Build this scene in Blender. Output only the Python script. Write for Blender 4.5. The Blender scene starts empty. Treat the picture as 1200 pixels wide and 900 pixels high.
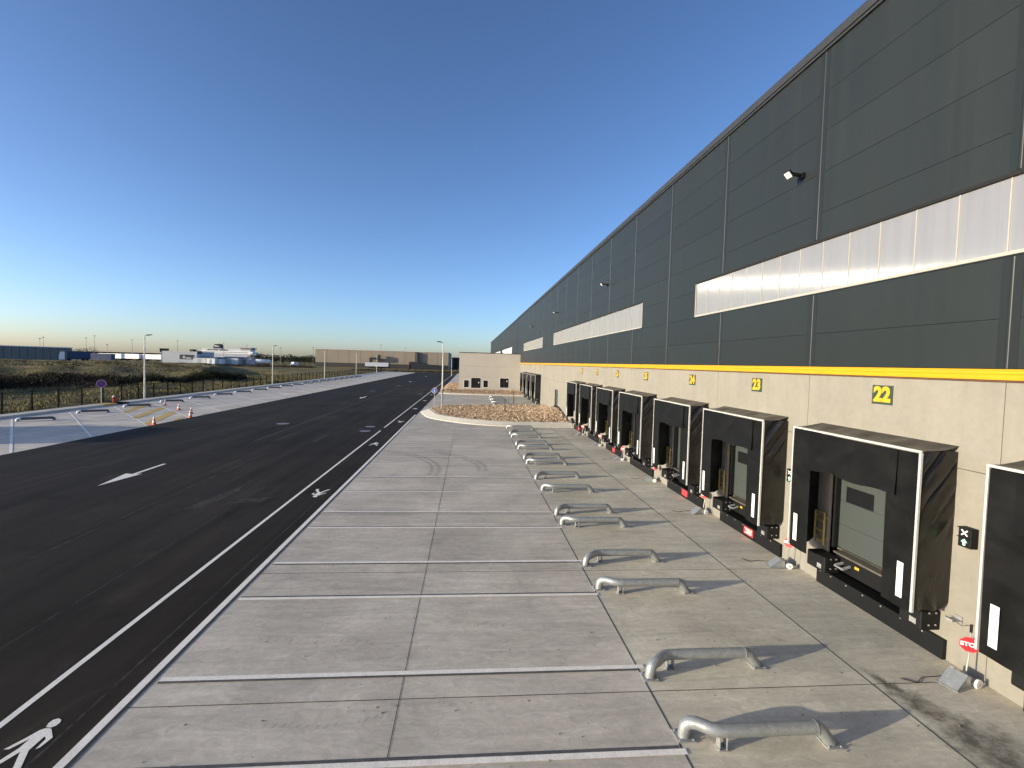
import bpy, bmesh, math, random
from mathutils import Vector, Matrix
rnd = random.Random(7)
R = math.radians
sc = bpy.context.scene
COL = sc.collection

# ------------------------------------------------------------------ camera
cam_d = bpy.data.cameras.new('camera')
cam = bpy.data.objects.new('camera', cam_d)
COL.objects.link(cam)
sc.camera = cam
cam_d.sensor_width = 36.0
cam_d.lens = 576.473 / 1200 * 36
cam_d.clip_start = 0.1
cam_d.clip_end = 8000
yaw, pit, rol = 0.0886803, -0.04203654, 0.02829028
fwd = Vector((math.sin(yaw) * math.cos(pit), math.cos(yaw) * math.cos(pit), math.sin(pit)))
rt = Vector((math.cos(yaw), -math.sin(yaw), 0))
up = rt.cross(fwd)
rr = math.cos(rol) * rt + math.sin(rol) * up
uu = -math.sin(rol) * rt + math.cos(rol) * up
m3 = Matrix((rr, uu, -fwd)).transposed()
cam.matrix_world = Matrix.Translation((0, 0, 6)) @ m3.to_4x4()

# ------------------------------------------------------------------ world and sun
SUN_EL, SUN_AZ = R(9.0), R(254.0)          # azimuth clockwise from +Y
world = bpy.data.worlds.new("World")
sc.world = world
world.use_nodes = True
wn = world.node_tree
sky = wn.nodes.new('ShaderNodeTexSky')
sky.sky_type = 'NISHITA'
sky.sun_disc = False
sky.sun_elevation = SUN_EL
sky.sun_rotation = SUN_AZ
sky.air_density = 0.7
sky.dust_density = 0.9
sky.ozone_density = 3.0
sky.altitude = 0
bg = wn.nodes['Background']
hs = wn.nodes.new('ShaderNodeGamma')
hs.inputs['Gamma'].default_value = 1.15
wn.links.new(sky.outputs[0], hs.inputs['Color'])
tint = wn.nodes.new('ShaderNodeMix')          # camera white balance, a little warm
tint.data_type = 'RGBA'
tint.blend_type = 'MULTIPLY'
tint.inputs[0].default_value = 1.0
tint.inputs[7].default_value = (1.08, 0.93, 0.885, 1)
wn.links.new(hs.outputs[0], tint.inputs[6])
wn.links.new(tint.outputs[2], bg.inputs[0])
bg.inputs[1].default_value = 0.115
sun_d = bpy.data.lights.new('sun', 'SUN')
sun_d.energy = 2.9
sun_d.angle = R(0.5)
sun_d.color = (1.0, 0.93, 0.74)
sun = bpy.data.objects.new('sun', sun_d)
COL.objects.link(sun)
to_sun = Vector((math.sin(SUN_AZ) * math.cos(SUN_EL), math.cos(SUN_AZ) * math.cos(SUN_EL), math.sin(SUN_EL)))
sun.rotation_euler = to_sun.to_track_quat('Z', 'Y').to_euler()
sun.location = (-60, -20, 40)
vs = sc.view_settings
vs.view_transform = 'Standard'
vs.look = 'None'
vs.gamma = 1.0
vs.exposure = 1.2
vs.use_curve_mapping = False

# ------------------------------------------------------------------ materials
def nodes(name):
    m = bpy.data.materials.new(name)
    m.use_nodes = True
    nt = m.node_tree
    return m, nt, nt.nodes['Principled BSDF']

def mapped(nt, scale=(1, 1, 1), rot=(0, 0, 0), world_space=False):
    if world_space:
        src = nt.nodes.new('ShaderNodeNewGeometry').outputs['Position']
    else:
        src = nt.nodes.new('ShaderNodeTexCoord').outputs['Object']
    mp = nt.nodes.new('ShaderNodeMapping')
    mp.inputs['Scale'].default_value = scale
    mp.inputs['Rotation'].default_value = rot
    nt.links.new(src, mp.inputs[0])
    return mp.outputs[0]

def noise(nt, scale, detail=4, rough=0.55, vec=None, dist=0.0):
    n = nt.nodes.new('ShaderNodeTexNoise')
    n.inputs['Scale'].default_value = scale
    n.inputs['Detail'].default_value = detail
    n.inputs['Roughness'].default_value = rough
    n.inputs['Distortion'].default_value = dist
    if vec is not None:
        nt.links.new(vec, n.inputs['Vector'])
    return n.outputs[0]

def rng(nt, v, a, b, c, d, clamp=True):
    n = nt.nodes.new('ShaderNodeMapRange')
    n.clamp = clamp
    nt.links.new(v, n.inputs[0])
    for i, x in enumerate((a, b, c, d)):
        n.inputs[1 + i].default_value = x
    return n.outputs[0]

def mathn(nt, op, a, b=None):
    n = nt.nodes.new('ShaderNodeMath')
    n.operation = op
    for i, x in enumerate((a, b)):
        if x is None:
            continue
        if isinstance(x, (int, float)):
            n.inputs[i].default_value = x
        else:
            nt.links.new(x, n.inputs[i])
    return n.outputs[0]

def mixc(nt, fac, a, b, mode='MIX'):
    n = nt.nodes.new('ShaderNodeMix')
    n.data_type = 'RGBA'
    n.blend_type = mode
    for k, x in ((0, fac), (6, a), (7, b)):
        if isinstance(x, (int, float)):
            n.inputs[k].default_value = x
        elif isinstance(x, (tuple, list)):
            n.inputs[k].default_value = tuple(x) + ((1,) if len(x) == 3 else ())
        else:
            nt.links.new(x, n.inputs[k])
    return n.outputs[2]

def scale_col(nt, col, fac):
    """colour times a scalar socket"""
    cb = nt.nodes.new('ShaderNodeCombineColor')
    for i in range(3):
        nt.links.new(fac, cb.inputs[i])
    return mixc(nt, 1.0, col, cb.outputs[0], 'MULTIPLY')

def bump(nt, b, h, strength=0.2, dist=0.02):
    n = nt.nodes.new('ShaderNodeBump')
    n.inputs['Strength'].default_value = strength
    n.inputs['Distance'].default_value = dist
    nt.links.new(h, n.inputs['Height'])
    nt.links.new(n.outputs[0], b.inputs['Normal'])
    return n

def pbr(name, col, rough=0.6, metal=0.0, var=0.15, scale=2.0, fine=0.0, fscale=40, bmp=0.0, bscale=60, bdist=0.01,
        spec=0.5, ws=False, stretch=(1, 1, 1), emit=None):
    m, nt, b = nodes(name)
    v = mapped(nt, stretch, world_space=ws)
    c = tuple(col) + (1,)
    b.inputs['Roughness'].default_value = rough
    b.inputs['Metallic'].default_value = metal
    b.inputs['Specular IOR Level'].default_value = spec
    f = rng(nt, noise(nt, scale, 5, 0.6, v), 0.25, 0.75, 1 - var, 1 + var)
    if fine:
        f = mathn(nt, 'MULTIPLY', f, rng(nt, noise(nt, fscale, 3, 0.6, v), 0.25, 0.75, 1 - fine, 1 + fine))
    nt.links.new(scale_col(nt, c, f), b.inputs['Base Color'])
    if bmp:
        bump(nt, b, noise(nt, bscale, 4, 0.6, v), bmp, bdist)
    if emit:
        b.inputs['Emission Color'].default_value = tuple(emit[0]) + (1,)
        b.inputs['Emission Strength'].default_value = emit[1]
    return m

def slab_material(name, base, alt, xsplit=None):
    """cast concrete yard: slab-to-slab tint, brushed cloudiness, tyre-dirt, pits"""
    m, nt, b = nodes(name)
    v = mapped(nt, world_space=True)
    sep = nt.nodes.new('ShaderNodeSeparateXYZ')
    nt.links.new(v, sep.inputs[0])
    X, Y = sep.outputs[0], sep.outputs[1]
    # slab cells
    cx = mathn(nt, 'FLOOR', mathn(nt, 'DIVIDE', mathn(nt, 'ADD', X, 1.1), 4.55))
    cy = mathn(nt, 'FLOOR', mathn(nt, 'DIVIDE', mathn(nt, 'ADD', Y, -8.59), 5.42))
    cmb = nt.nodes.new('ShaderNodeCombineXYZ')
    nt.links.new(cx, cmb.inputs[0]); nt.links.new(cy, cmb.inputs[1])
    wn_ = nt.nodes.new('ShaderNodeTexWhiteNoise')
    wn_.noise_dimensions = '2D'
    nt.links.new(cmb.outputs[0], wn_.inputs['Vector'])
    f = rng(nt, wn_.outputs['Value'], 0, 1, 0.94, 1.06)
    big = noise(nt, 0.35, 5, 0.62, v, 0.6)
    f = mathn(nt, 'MULTIPLY', f, rng(nt, big, 0.3, 0.7, 0.80, 1.16))
    brush = noise(nt, 1.0, 6, 0.68, mapped(nt, (0.35, 2.6, 1), (0, 0, 0.12), True), 1.2)
    f = mathn(nt, 'MULTIPLY', f, rng(nt, brush, 0.3, 0.72, 0.82, 1.13))
    swirl = noise(nt, 2.4, 7, 0.7, mapped(nt, (1, 1.6, 1), (0, 0, 0.5), True), 2.2)
    f = mathn(nt, 'MULTIPLY', f, rng(nt, swirl, 0.3, 0.7, 0.82, 1.14))
    fine = noise(nt, 34, 5, 0.75, v)
    f = mathn(nt, 'MULTIPLY', f, rng(nt, fine, 0.3, 0.7, 0.90, 1.10))
    # dark pits
    vor = nt.nodes.new('ShaderNodeTexVoronoi')
    vor.inputs['Scale'].default_value = 1.1
    nt.links.new(v, vor.inputs['Vector'])
    pit = rng(nt, vor.outputs['Distance'], 0.02, 0.045, 0.45, 1.0)
    f = mathn(nt, 'MULTIPLY', f, pit)
    # scuffs: patchy dark tyre rub
    sc1 = noise(nt, 1.7, 6, 0.8, mapped(nt, (1.6, 1.0, 1), (0, 0, -0.6), True), 0.8)
    sc2 = noise(nt, 0.22, 2, 0.5, v)
    rub = mathn(nt, 'MULTIPLY', rng(nt, sc1, 0.56, 0.72, 0, 1), rng(nt, sc2, 0.48, 0.62, 0, 1))
    f = mathn(nt, 'MULTIPLY', f, rng(nt, rub, 0, 1, 1.0, 0.72))
    hue = mixc(nt, rng(nt, noise(nt, 0.5, 3, 0.5, v), 0.35, 0.65, 0, 1), base, alt)
    if xsplit is not None:
        # the pour beside the docks is a warmer batch of concrete
        warm = rng(nt, X, xsplit - 0.01, xsplit + 0.01, 0, 1)
        hue = mixc(nt, warm, hue, tuple(h * k for h, k in zip(base, (0.98, 1.0, 0.95))))
        # damp oil stain by the dock wall
        n1 = noise(nt, 1.3, 6, 0.7, v, 0.5)
        # distance to segment (8.35,8.8)-(9.6,5.6)
        t = mathn(nt, 'ADD', mathn(nt, 'MULTIPLY', mathn(nt, 'ADD', X, -8.15), 0.20), mathn(nt, 'MULTIPLY', mathn(nt, 'ADD', Y, -9.0), -0.98))
        s = mathn(nt, 'ADD', mathn(nt, 'MULTIPLY', mathn(nt, 'ADD', X, -8.15), 0.98), mathn(nt, 'MULTIPLY', mathn(nt, 'ADD', Y, -9.0), 0.20))
        s = mathn(nt, 'ADD', s, rng(nt, n1, 0.2, 0.8, -0.45, 0.45))
        wid = rng(nt, t, 0.0, 3.0, 0.16, 0.95)
        a = mathn(nt, 'DIVIDE', mathn(nt, 'ABSOLUTE', s), wid)
        st = mathn(nt, 'MULTIPLY', rng(nt, a, 0.35, 1.15, 1, 0), rng(nt, t, -0.15, 0.25, 0, 1))
        st = mathn(nt, 'MULTIPLY', st, rng(nt, noise(nt, 3.0, 5, 0.75, v), 0.3, 0.6, 0.35, 1))
        f = mathn(nt, 'MULTIPLY', f, rng(nt, st, 0, 1, 1.0, 0.22))
    nt.links.new(scale_col(nt, hue, f), b.inputs['Base Color'])
    b.inputs['Roughness'].default_value = 0.82
    b.inputs['Specular IOR Level'].default_value = 0.3
    h = mathn(nt, 'ADD', mathn(nt, 'MULTIPLY', brush, 0.6), mathn(nt, 'MULTIPLY', fine, 0.5))
    bump(nt, b, h, 0.25, 0.012)
    return m

def asphalt_material():
    m, nt, b = nodes('asphalt')
    v = mapped(nt, world_space=True)
    f = rng(nt, noise(nt, 0.13, 5, 0.6, v), 0.3, 0.7, 0.72, 1.3)
    streak = noise(nt, 1.0, 6, 0.65, mapped(nt, (1.1, 0.035, 1), (0, 0, 0), True), 0.3)
    f = mathn(nt, 'MULTIPLY', f, rng(nt, streak, 0.35, 0.68, 0.78, 1.45))
    st2 = noise(nt, 1.0, 5, 0.6, mapped(nt, (3.0, 0.09, 1), (0, 0, 0.05), True), 0.2)
    f = mathn(nt, 'MULTIPLY', f, rng(nt, st2, 0.58, 0.74, 1.0, 1.7))
    grit = noise(nt, 45, 4, 0.8, v)
    f = mathn(nt, 'MULTIPLY', f, rng(nt, grit, 0.3, 0.7, 0.62, 1.42))
    patch = noise(nt, 0.45, 6, 0.7, mapped(nt, (1.0, 0.35, 1), (0, 0, 0), True), 1.2)
    dust = rng(nt, patch, 0.57, 0.74, 0.0, 0.42)
    dark = rng(nt, patch, 0.30, 0.42, 0.62, 1.0)
    f = mathn(nt, 'MULTIPLY', f, dark)
    c = mixc(nt, dust, (0.0310, 0.0240, 0.0170), (0.080, 0.065, 0.048))
    nt.links.new(scale_col(nt, c, f), b.inputs['Base Color'])
    b.inputs['Roughness'].default_value = 0.8
    b.inputs['Specular IOR Level'].default_value = 0.10
    bump(nt, b, mathn(nt, 'ADD', grit, mathn(nt, 'MULTIPLY', streak, 0.4)), 0.5, 0.012)
    return m

def cladding_material():
    """coated sandwich panels: panel-to-panel tint, faint rain streaks, slight oil-canning"""
    m, nt, b = nodes('cladding_grey')
    v = mapped(nt)
    sep = nt.nodes.new('ShaderNodeSeparateXYZ')
    nt.links.new(v, sep.inputs[0])
    cy = mathn(nt, 'FLOOR', mathn(nt, 'DIVIDE', mathn(nt, 'ADD', sep.outputs[1], -8.5), 5.42))
    cz = mathn(nt, 'FLOOR', mathn(nt, 'DIVIDE', mathn(nt, 'ADD', sep.outputs[2], -7.11), 1.18))
    cmb = nt.nodes.new('ShaderNodeCombineXYZ')
    nt.links.new(cy, cmb.inputs[0]); nt.links.new(cz, cmb.inputs[1])
    w = nt.nodes.new('ShaderNodeTexWhiteNoise'); w.noise_dimensions = '2D'
    nt.links.new(cmb.outputs[0], w.inputs['Vector'])
    f = rng(nt, w.outputs['Value'], 0, 1, 0.93, 1.07)
    run = noise(nt, 1.0, 5, 0.6, mapped(nt, (4, 4, 0.16)), 0.1)
    f = mathn(nt, 'MULTIPLY', f, rng(nt, run, 0.35, 0.7, 0.97, 1.04))
    f = mathn(nt, 'MULTIPLY', f, rng(nt, noise(nt, 0.35, 4, 0.6, v), 0.3, 0.7, 0.94, 1.06))
    nt.links.new(scale_col(nt, (0.0128, 0.0168, 0.0152, 1), f), b.inputs['Base Color'])
    nt.links.new(rng(nt, run, 0.3, 0.7, 0.46, 0.54), b.inputs['Roughness'])
    b.inputs['Specular IOR Level'].default_value = 0.5
    bump(nt, b, noise(nt, 1.0, 2, 0.5, mapped(nt, (1, 0.6, 1.1))), 0.10, 0.03)
    return m

def wall_material():
    m, nt, b = nodes('wall_concrete')
    v = mapped(nt)
    f = rng(nt, noise(nt, 0.6, 5, 0.62, v, 0.5), 0.3, 0.7, 0.92, 1.07)
    run = noise(nt, 1.0, 5, 0.6, mapped(nt, (3, 3.5, 0.22)), 0.2)
    f = mathn(nt, 'MULTIPLY', f, rng(nt, run, 0.35, 0.7, 0.96, 1.04))
    f = mathn(nt, 'MULTIPLY', f, rng(nt, noise(nt, 7, 5, 0.7, v), 0.3, 0.7, 0.94, 1.06))
    fine = noise(nt, 60, 3, 0.7, v)
    f = mathn(nt, 'MULTIPLY', f, rng(nt, fine, 0.3, 0.7, 0.96, 1.04))
    hue = mixc(nt, rng(nt, noise(nt, 0.8, 3, 0.5, v), 0.4, 0.6, 0, 1), (0.250, 0.230, 0.190), (0.242, 0.224, 0.188))
    nt.links.new(scale_col(nt, hue, f), b.inputs['Base Color'])
    b.inputs['Roughness'].default_value = 0.85
    b.inputs['Specular IOR Level'].default_value = 0.25
    bump(nt, b, mathn(nt, 'ADD', fine, run), 0.12, 0.008)
    return m

def polycarbonate_material():
    """white multiwall sheet with vertical ribs: the ribs smear the sun's glint sideways into a thin level streak"""
    m, nt, b = nodes('polycarbonate')
    v = mapped(nt)
    f = rng(nt, noise(nt, 1.0, 4, 0.6, mapped(nt, (1, 5, 0.25))), 0.3, 0.7, 0.90, 1.08)
    nt.links.new(scale_col(nt, (0.215, 0.206, 0.190, 1), f), b.inputs['Base Color'])
    b.inputs['Roughness'].default_value = 0.5
    b.inputs['Specular IOR Level'].default_value = 0.3
    gl = nt.nodes.new('ShaderNodeBsdfAnisotropic')
    gl.distribution = 'GGX'
    gl.inputs['Color'].default_value = (1, 1, 1, 1)
    gl.inputs['Roughness'].default_value = 0.105
    gl.inputs['Anisotropy'].default_value = -0.90
    tg = nt.nodes.new('ShaderNodeTangent')
    tg.direction_type = 'RADIAL'
    tg.axis = 'Z'
    nt.links.new(tg.outputs[0], gl.inputs['Tangent'])
    h = noise(nt, 1.0, 4, 0.6, mapped(nt, (1, 1.9, 0.8)))
    bn = bump(nt, b, h, 0.09, 0.012)
    nt.links.new(bn.outputs[0], gl.inputs['Normal'])
    mx = nt.nodes.new('ShaderNodeMixShader')
    mx.inputs[0].default_value = 0.16
    out = nt.nodes['Material Output']
    nt.links.new(b.outputs[0], mx.inputs[1]); nt.links.new(gl.outputs[0], mx.inputs[2])
    nt.links.new(mx.outputs[0], out.inputs[0])
    return m

def field_material():
    m, nt, b = nodes('field_grass')
    v = mapped(nt, world_space=True)
    n1 = noise(nt, 0.035, 6, 0.7, v, 1.0)
    n2 = noise(nt, 0.25, 6, 0.75, mapped(nt, (0.7, 1, 1), (0, 0, 0.7), True), 0.8)
    n3 = noise(nt, 2.5, 4, 0.8, v)
    c = mixc(nt, rng(nt, n1, 0.38, 0.62, 0, 1), (0.155, 0.135, 0.052), (0.30, 0.225, 0.115))
    c = mixc(nt, rng(nt, n2, 0.48, 0.70, 0, 0.85), c, (0.080, 0.055, 0.033))
    f = rng(nt, n3, 0.25, 0.75, 0.45, 1.5)
    nt.links.new(scale_col(nt, c, f), b.inputs['Base Color'])
    b.inputs['Roughness'].default_value = 0.95
    b.inputs['Specular IOR Level'].default_value = 0.1
    bump(nt, b, mathn(nt, 'ADD', n3, n2), 1.0, 0.5)
    return m

def leaf_material(name, cols):
    m, nt, b = nodes(name)
    v = mapped(nt, world_space=True)
    n = rng(nt, noise(nt, 1.2, 4, 0.8, v), 0.3, 0.7, 0, 1)
    nt.links.new(mixc(nt, n, cols[0], cols[1]), b.inputs['Base Color'])
    b.inputs['Roughness'].default_value = 0.85
    b.inputs['Specular IOR Level'].default_value = 0.15
    return m

def stone_material():
    m, nt, b = nodes('rubble_stone')
    oi = nt.nodes.new('ShaderNodeTexVoronoi')
    oi.inputs['Scale'].default_value = 6.0
    nt.links.new(mapped(nt), oi.inputs['Vector'])
    sepc = nt.nodes.new('ShaderNodeSeparateColor')
    nt.links.new(oi.outputs['Color'], sepc.inputs[0])
    c = mixc(nt, rng(nt, sepc.outputs[0], 0, 1, 0, 1), (0.24, 0.15, 0.085), (0.58, 0.42, 0.27))
    c = mixc(nt, rng(nt, sepc.outputs[1], 0.6, 1, 0, 0.7), c, (0.60, 0.50, 0.38))
    nt.links.new(c, b.inputs['Base Color'])
    b.inputs['Roughness'].default_value = 0.9
    b.inputs['Specular IOR Level'].default_value = 0.2
    return m

def vinyl_material(name, col, rough, wrinkle):
    m, nt, b = nodes(name)
    v = mapped(nt)
    b.inputs['Base Color'].default_value = tuple(col) + (1,)
    n = noise(nt, 1.0, 5, 0.6, mapped(nt, (1.2, 1.2, 1.8)), 0.6)
    dustc = mixc(nt, rng(nt, n, 0.45, 0.75, 0, 0.35), col, tuple(3.0 * c for c in col))
    nt.links.new(dustc, b.inputs['Base Color'])
    nt.links.new(rng(nt, n, 0.3, 0.7, rough * 0.8, rough * 1.3), b.inputs['Roughness'])
    b.inputs['Specular IOR Level'].default_value = 0.45 if rough < 0.4 else 0.2
    if wrinkle:
        w = noise(nt, 1.0, 4, 0.55, mapped(nt, (2.2, 1.0, 1.6), (0.5, 0.5, 0)), 1.0)
        bump(nt, b, w, wrinkle, 0.05)
    return m

M = {}
M['slab'] = slab_material('yard_concrete', (0.60, 0.525, 0.42), (0.60, 0.53, 0.43), 3.5)
M['slab2'] = slab_material('bay_concrete', (0.70, 0.60, 0.475), (0.66, 0.57, 0.455))
M['asphalt'] = asphalt_material()
M['wall'] = wall_material()
M['annex'] = pbr('annex_concrete', (0.50, 0.455, 0.385), 0.85, var=0.07, scale=0.5, fine=0.05, fscale=12, bmp=0.1)
M['poly'] = polycarbonate_material()
M['field'] = field_material()
M['paint'] = pbr('road_paint', (0.92, 0.84, 0.72), 0.7, var=0.12, scale=3, fine=0.14, fscale=30, ws=True)
M['paint_y'] = pbr('yellow_paint', (0.66, 0.41, 0.085), 0.75, var=0.2, scale=2.0, fine=0.2, fscale=14, ws=True)
M['joint'] = pbr('joint_filler', (0.035, 0.033, 0.03), 0.9, var=0.3, scale=1.5, ws=True)
M['sealer'] = pbr('bitumen_strip', (0.105, 0.098, 0.092), 0.85, var=0.4, scale=3.0, fine=0.3, ws=True)
M['kerb'] = pbr('kerb_concrete', (0.62, 0.56, 0.45), 0.85, var=0.10, scale=1.5, fine=0.08, bmp=0.15, ws=True)
M['clad'] = cladding_material()
M['strip'] = pbr('cladding_strip', (0.0165, 0.020, 0.0195), 0.40, var=0.04, scale=0.5, spec=0.32)
M['dark'] = pbr('dark_trim', (0.03, 0.032, 0.034), 0.5, var=0.1, scale=1)
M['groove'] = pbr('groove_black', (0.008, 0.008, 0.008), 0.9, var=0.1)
M['yellow'] = pbr('yellow_band', (0.60, 0.315, 0.010), 0.5, var=0.06, scale=1.0)
M['numgreen'] = pbr('sign_green', (0.028, 0.052, 0.033), 0.5, var=0.1)
M['numyellow'] = pbr('sign_yellow', (0.56, 0.34, 0.018), 0.5, var=0.05)
M['vinyl'] = vinyl_material('shelter_vinyl', (0.0125, 0.011, 0.009), 0.32, 0.55)
M['curtain'] = vinyl_material('shelter_curtain', (0.0045, 0.0045, 0.0043), 0.5, 0.3)
M['rubber'] = pbr('black_rubber', (0.006, 0.006, 0.006), 0.65, var=0.3, scale=6, spec=0.3, bmp=0.15, bscale=25)
M['steelblk'] = pbr('black_steel', (0.006, 0.006, 0.006), 0.55, var=0.3, scale=4, spec=0.3)
M['alu'] = pbr('aluminium_edge', (0.58, 0.565, 0.53), 0.4, metal=0.25, var=0.06)
M['white'] = pbr('white_plastic', (0.78, 0.77, 0.73), 0.5, var=0.06)
M['stopshade'] = pbr('stop_shade_grey', (0.13, 0.13, 0.13), 0.6, var=0.2, scale=5)  # dark tone puts the rail's shaded face into its colour
M['pebble'] = pbr('pebble', (0.20, 0.18, 0.155), 0.9, var=0.6, scale=1.5, ws=True)
M['bar'] = pbr('bar_cream', (0.36, 0.345, 0.30), 0.45, var=0.05)
M['door'] = pbr('door_grey', (0.052, 0.061, 0.057), 0.5, var=0.05, scale=1)
M['glass_dk'] = pbr('dark_glass', (0.012, 0.013, 0.015), 0.08, var=0.1, spec=0.6)
M['galv'] = pbr('galvanised', (0.33, 0.34, 0.33), 0.44, metal=0.5, var=0.18, scale=9, fine=0.12, fscale=30)
M['galvd'] = pbr('galvanised_dull', (0.36, 0.36, 0.35), 0.55, metal=0.5, var=0.2, scale=7)
M['deck'] = pbr('leveller_steel', (0.16, 0.14, 0.11), 0.5, metal=0.5, var=0.3, scale=5)
M['rail_y'] = pbr('yellow_rail', (0.50, 0.36, 0.10), 0.5, var=0.2)
M['red'] = pbr('sign_red', (0.55, 0.02, 0.03), 0.45, var=0.06)
M['redlite'] = pbr('placard_red', (0.62, 0.045, 0.05), 0.5, var=0.08)
M['blue'] = pbr('sign_blue', (0.018, 0.06, 0.34), 0.4, var=0.06)
M['pole'] = pbr('pole_cream', (0.56, 0.54, 0.49), 0.5, var=0.06)
M['orange'] = pbr('cone_orange', (0.72, 0.13, 0.045), 0.55, var=0.1)
M['fence'] = pbr('fence_black', (0.005, 0.006, 0.0055), 0.85, var=0.2, spec=0.1)
M['lamp_on'] = pbr('lamp_glass', (0.80, 0.76, 0.68), 0.3, var=0.12, scale=12)
M['bed'] = pbr('bed_soil', (0.27, 0.18, 0.11), 0.95, var=0.35, scale=3, bmp=0.8, bscale=8, bdist=0.1, ws=True)
M['stone'] = stone_material()
M['bush'] = leaf_material('bramble_leaf', ((0.010, 0.012, 0.006), (0.030, 0.032, 0.013)))
M['brush'] = leaf_material('dead_twigs', ((0.030, 0.019, 0.014), (0.070, 0.046, 0.030)))
M['tuft'] = leaf_material('tall_grass', ((0.15, 0.135, 0.042), (0.30, 0.23, 0.11)))
M['tree'] = leaf_material('far_tree_leaf', ((0.022, 0.030, 0.016), (0.05, 0.052, 0.03)))
M['bark'] = pbr('bark', (0.09, 0.07, 0.05), 0.9, var=0.3)
M['beige'] = pbr('far_beige', (0.285, 0.235, 0.175), 0.8, var=0.06, scale=0.06)
M['fargrey'] = pbr('far_grey', (0.20, 0.18, 0.155), 0.6, var=0.08, scale=0.1)
M['farblue'] = pbr('far_bluegrey', (0.40, 0.41, 0.44), 0.6, var=0.08, scale=0.1)
M['farlight'] = pbr('far_light', (0.55, 0.55, 0.55), 0.6, var=0.08, scale=0.2)
M['farwhite'] = pbr('far_white', (0.88, 0.86, 0.82), 0.55, var=0.05)
M['farblack'] = pbr('far_black', (0.016, 0.017, 0.02), 0.6, var=0.1)
M['navy'] = pbr('trailer_navy', (0.018, 0.045, 0.12), 0.5, var=0.1)
M['tyre'] = pbr('tyre', (0.012, 0.012, 0.012), 0.85, var=0.1)
mm, nt_, b_ = nodes('signal_green')
b_.inputs['Base Color'].default_value = (0.3, 0.8, 0.45, 1)
b_.inputs['Emission Color'].default_value = (0.35, 1.0, 0.5, 1)
b_.inputs['Emission Strength'].default_value = 0.9
M['siggreen'] = mm
# worn tyre tracks: a thin dark film that only partly covers the concrete
mm, nt_, b_ = nodes('tyre_film')
b_.inputs['Base Color'].default_value = (0.05, 0.048, 0.046, 1)
b_.inputs['Roughness'].default_value = 0.85
nt_.links.new(rng(nt_, noise(nt_, 5, 5, 0.75, mapped(nt_, world_space=True)), 0.35, 0.75, 0.04, 0.32), b_.inputs['Alpha'])
M['film'] = mm
mm, nt_, b_ = nodes('pale_film')
b_.inputs['Base Color'].default_value = (0.30, 0.29, 0.28, 1)
b_.inputs['Roughness'].default_value = 0.85
nt_.links.new(rng(nt_, noise(nt_, 4, 5, 0.75, mapped(nt_, world_space=True)), 0.4, 0.75, 0.0, 0.30), b_.inputs['Alpha'])
M['pale'] = mm

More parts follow.
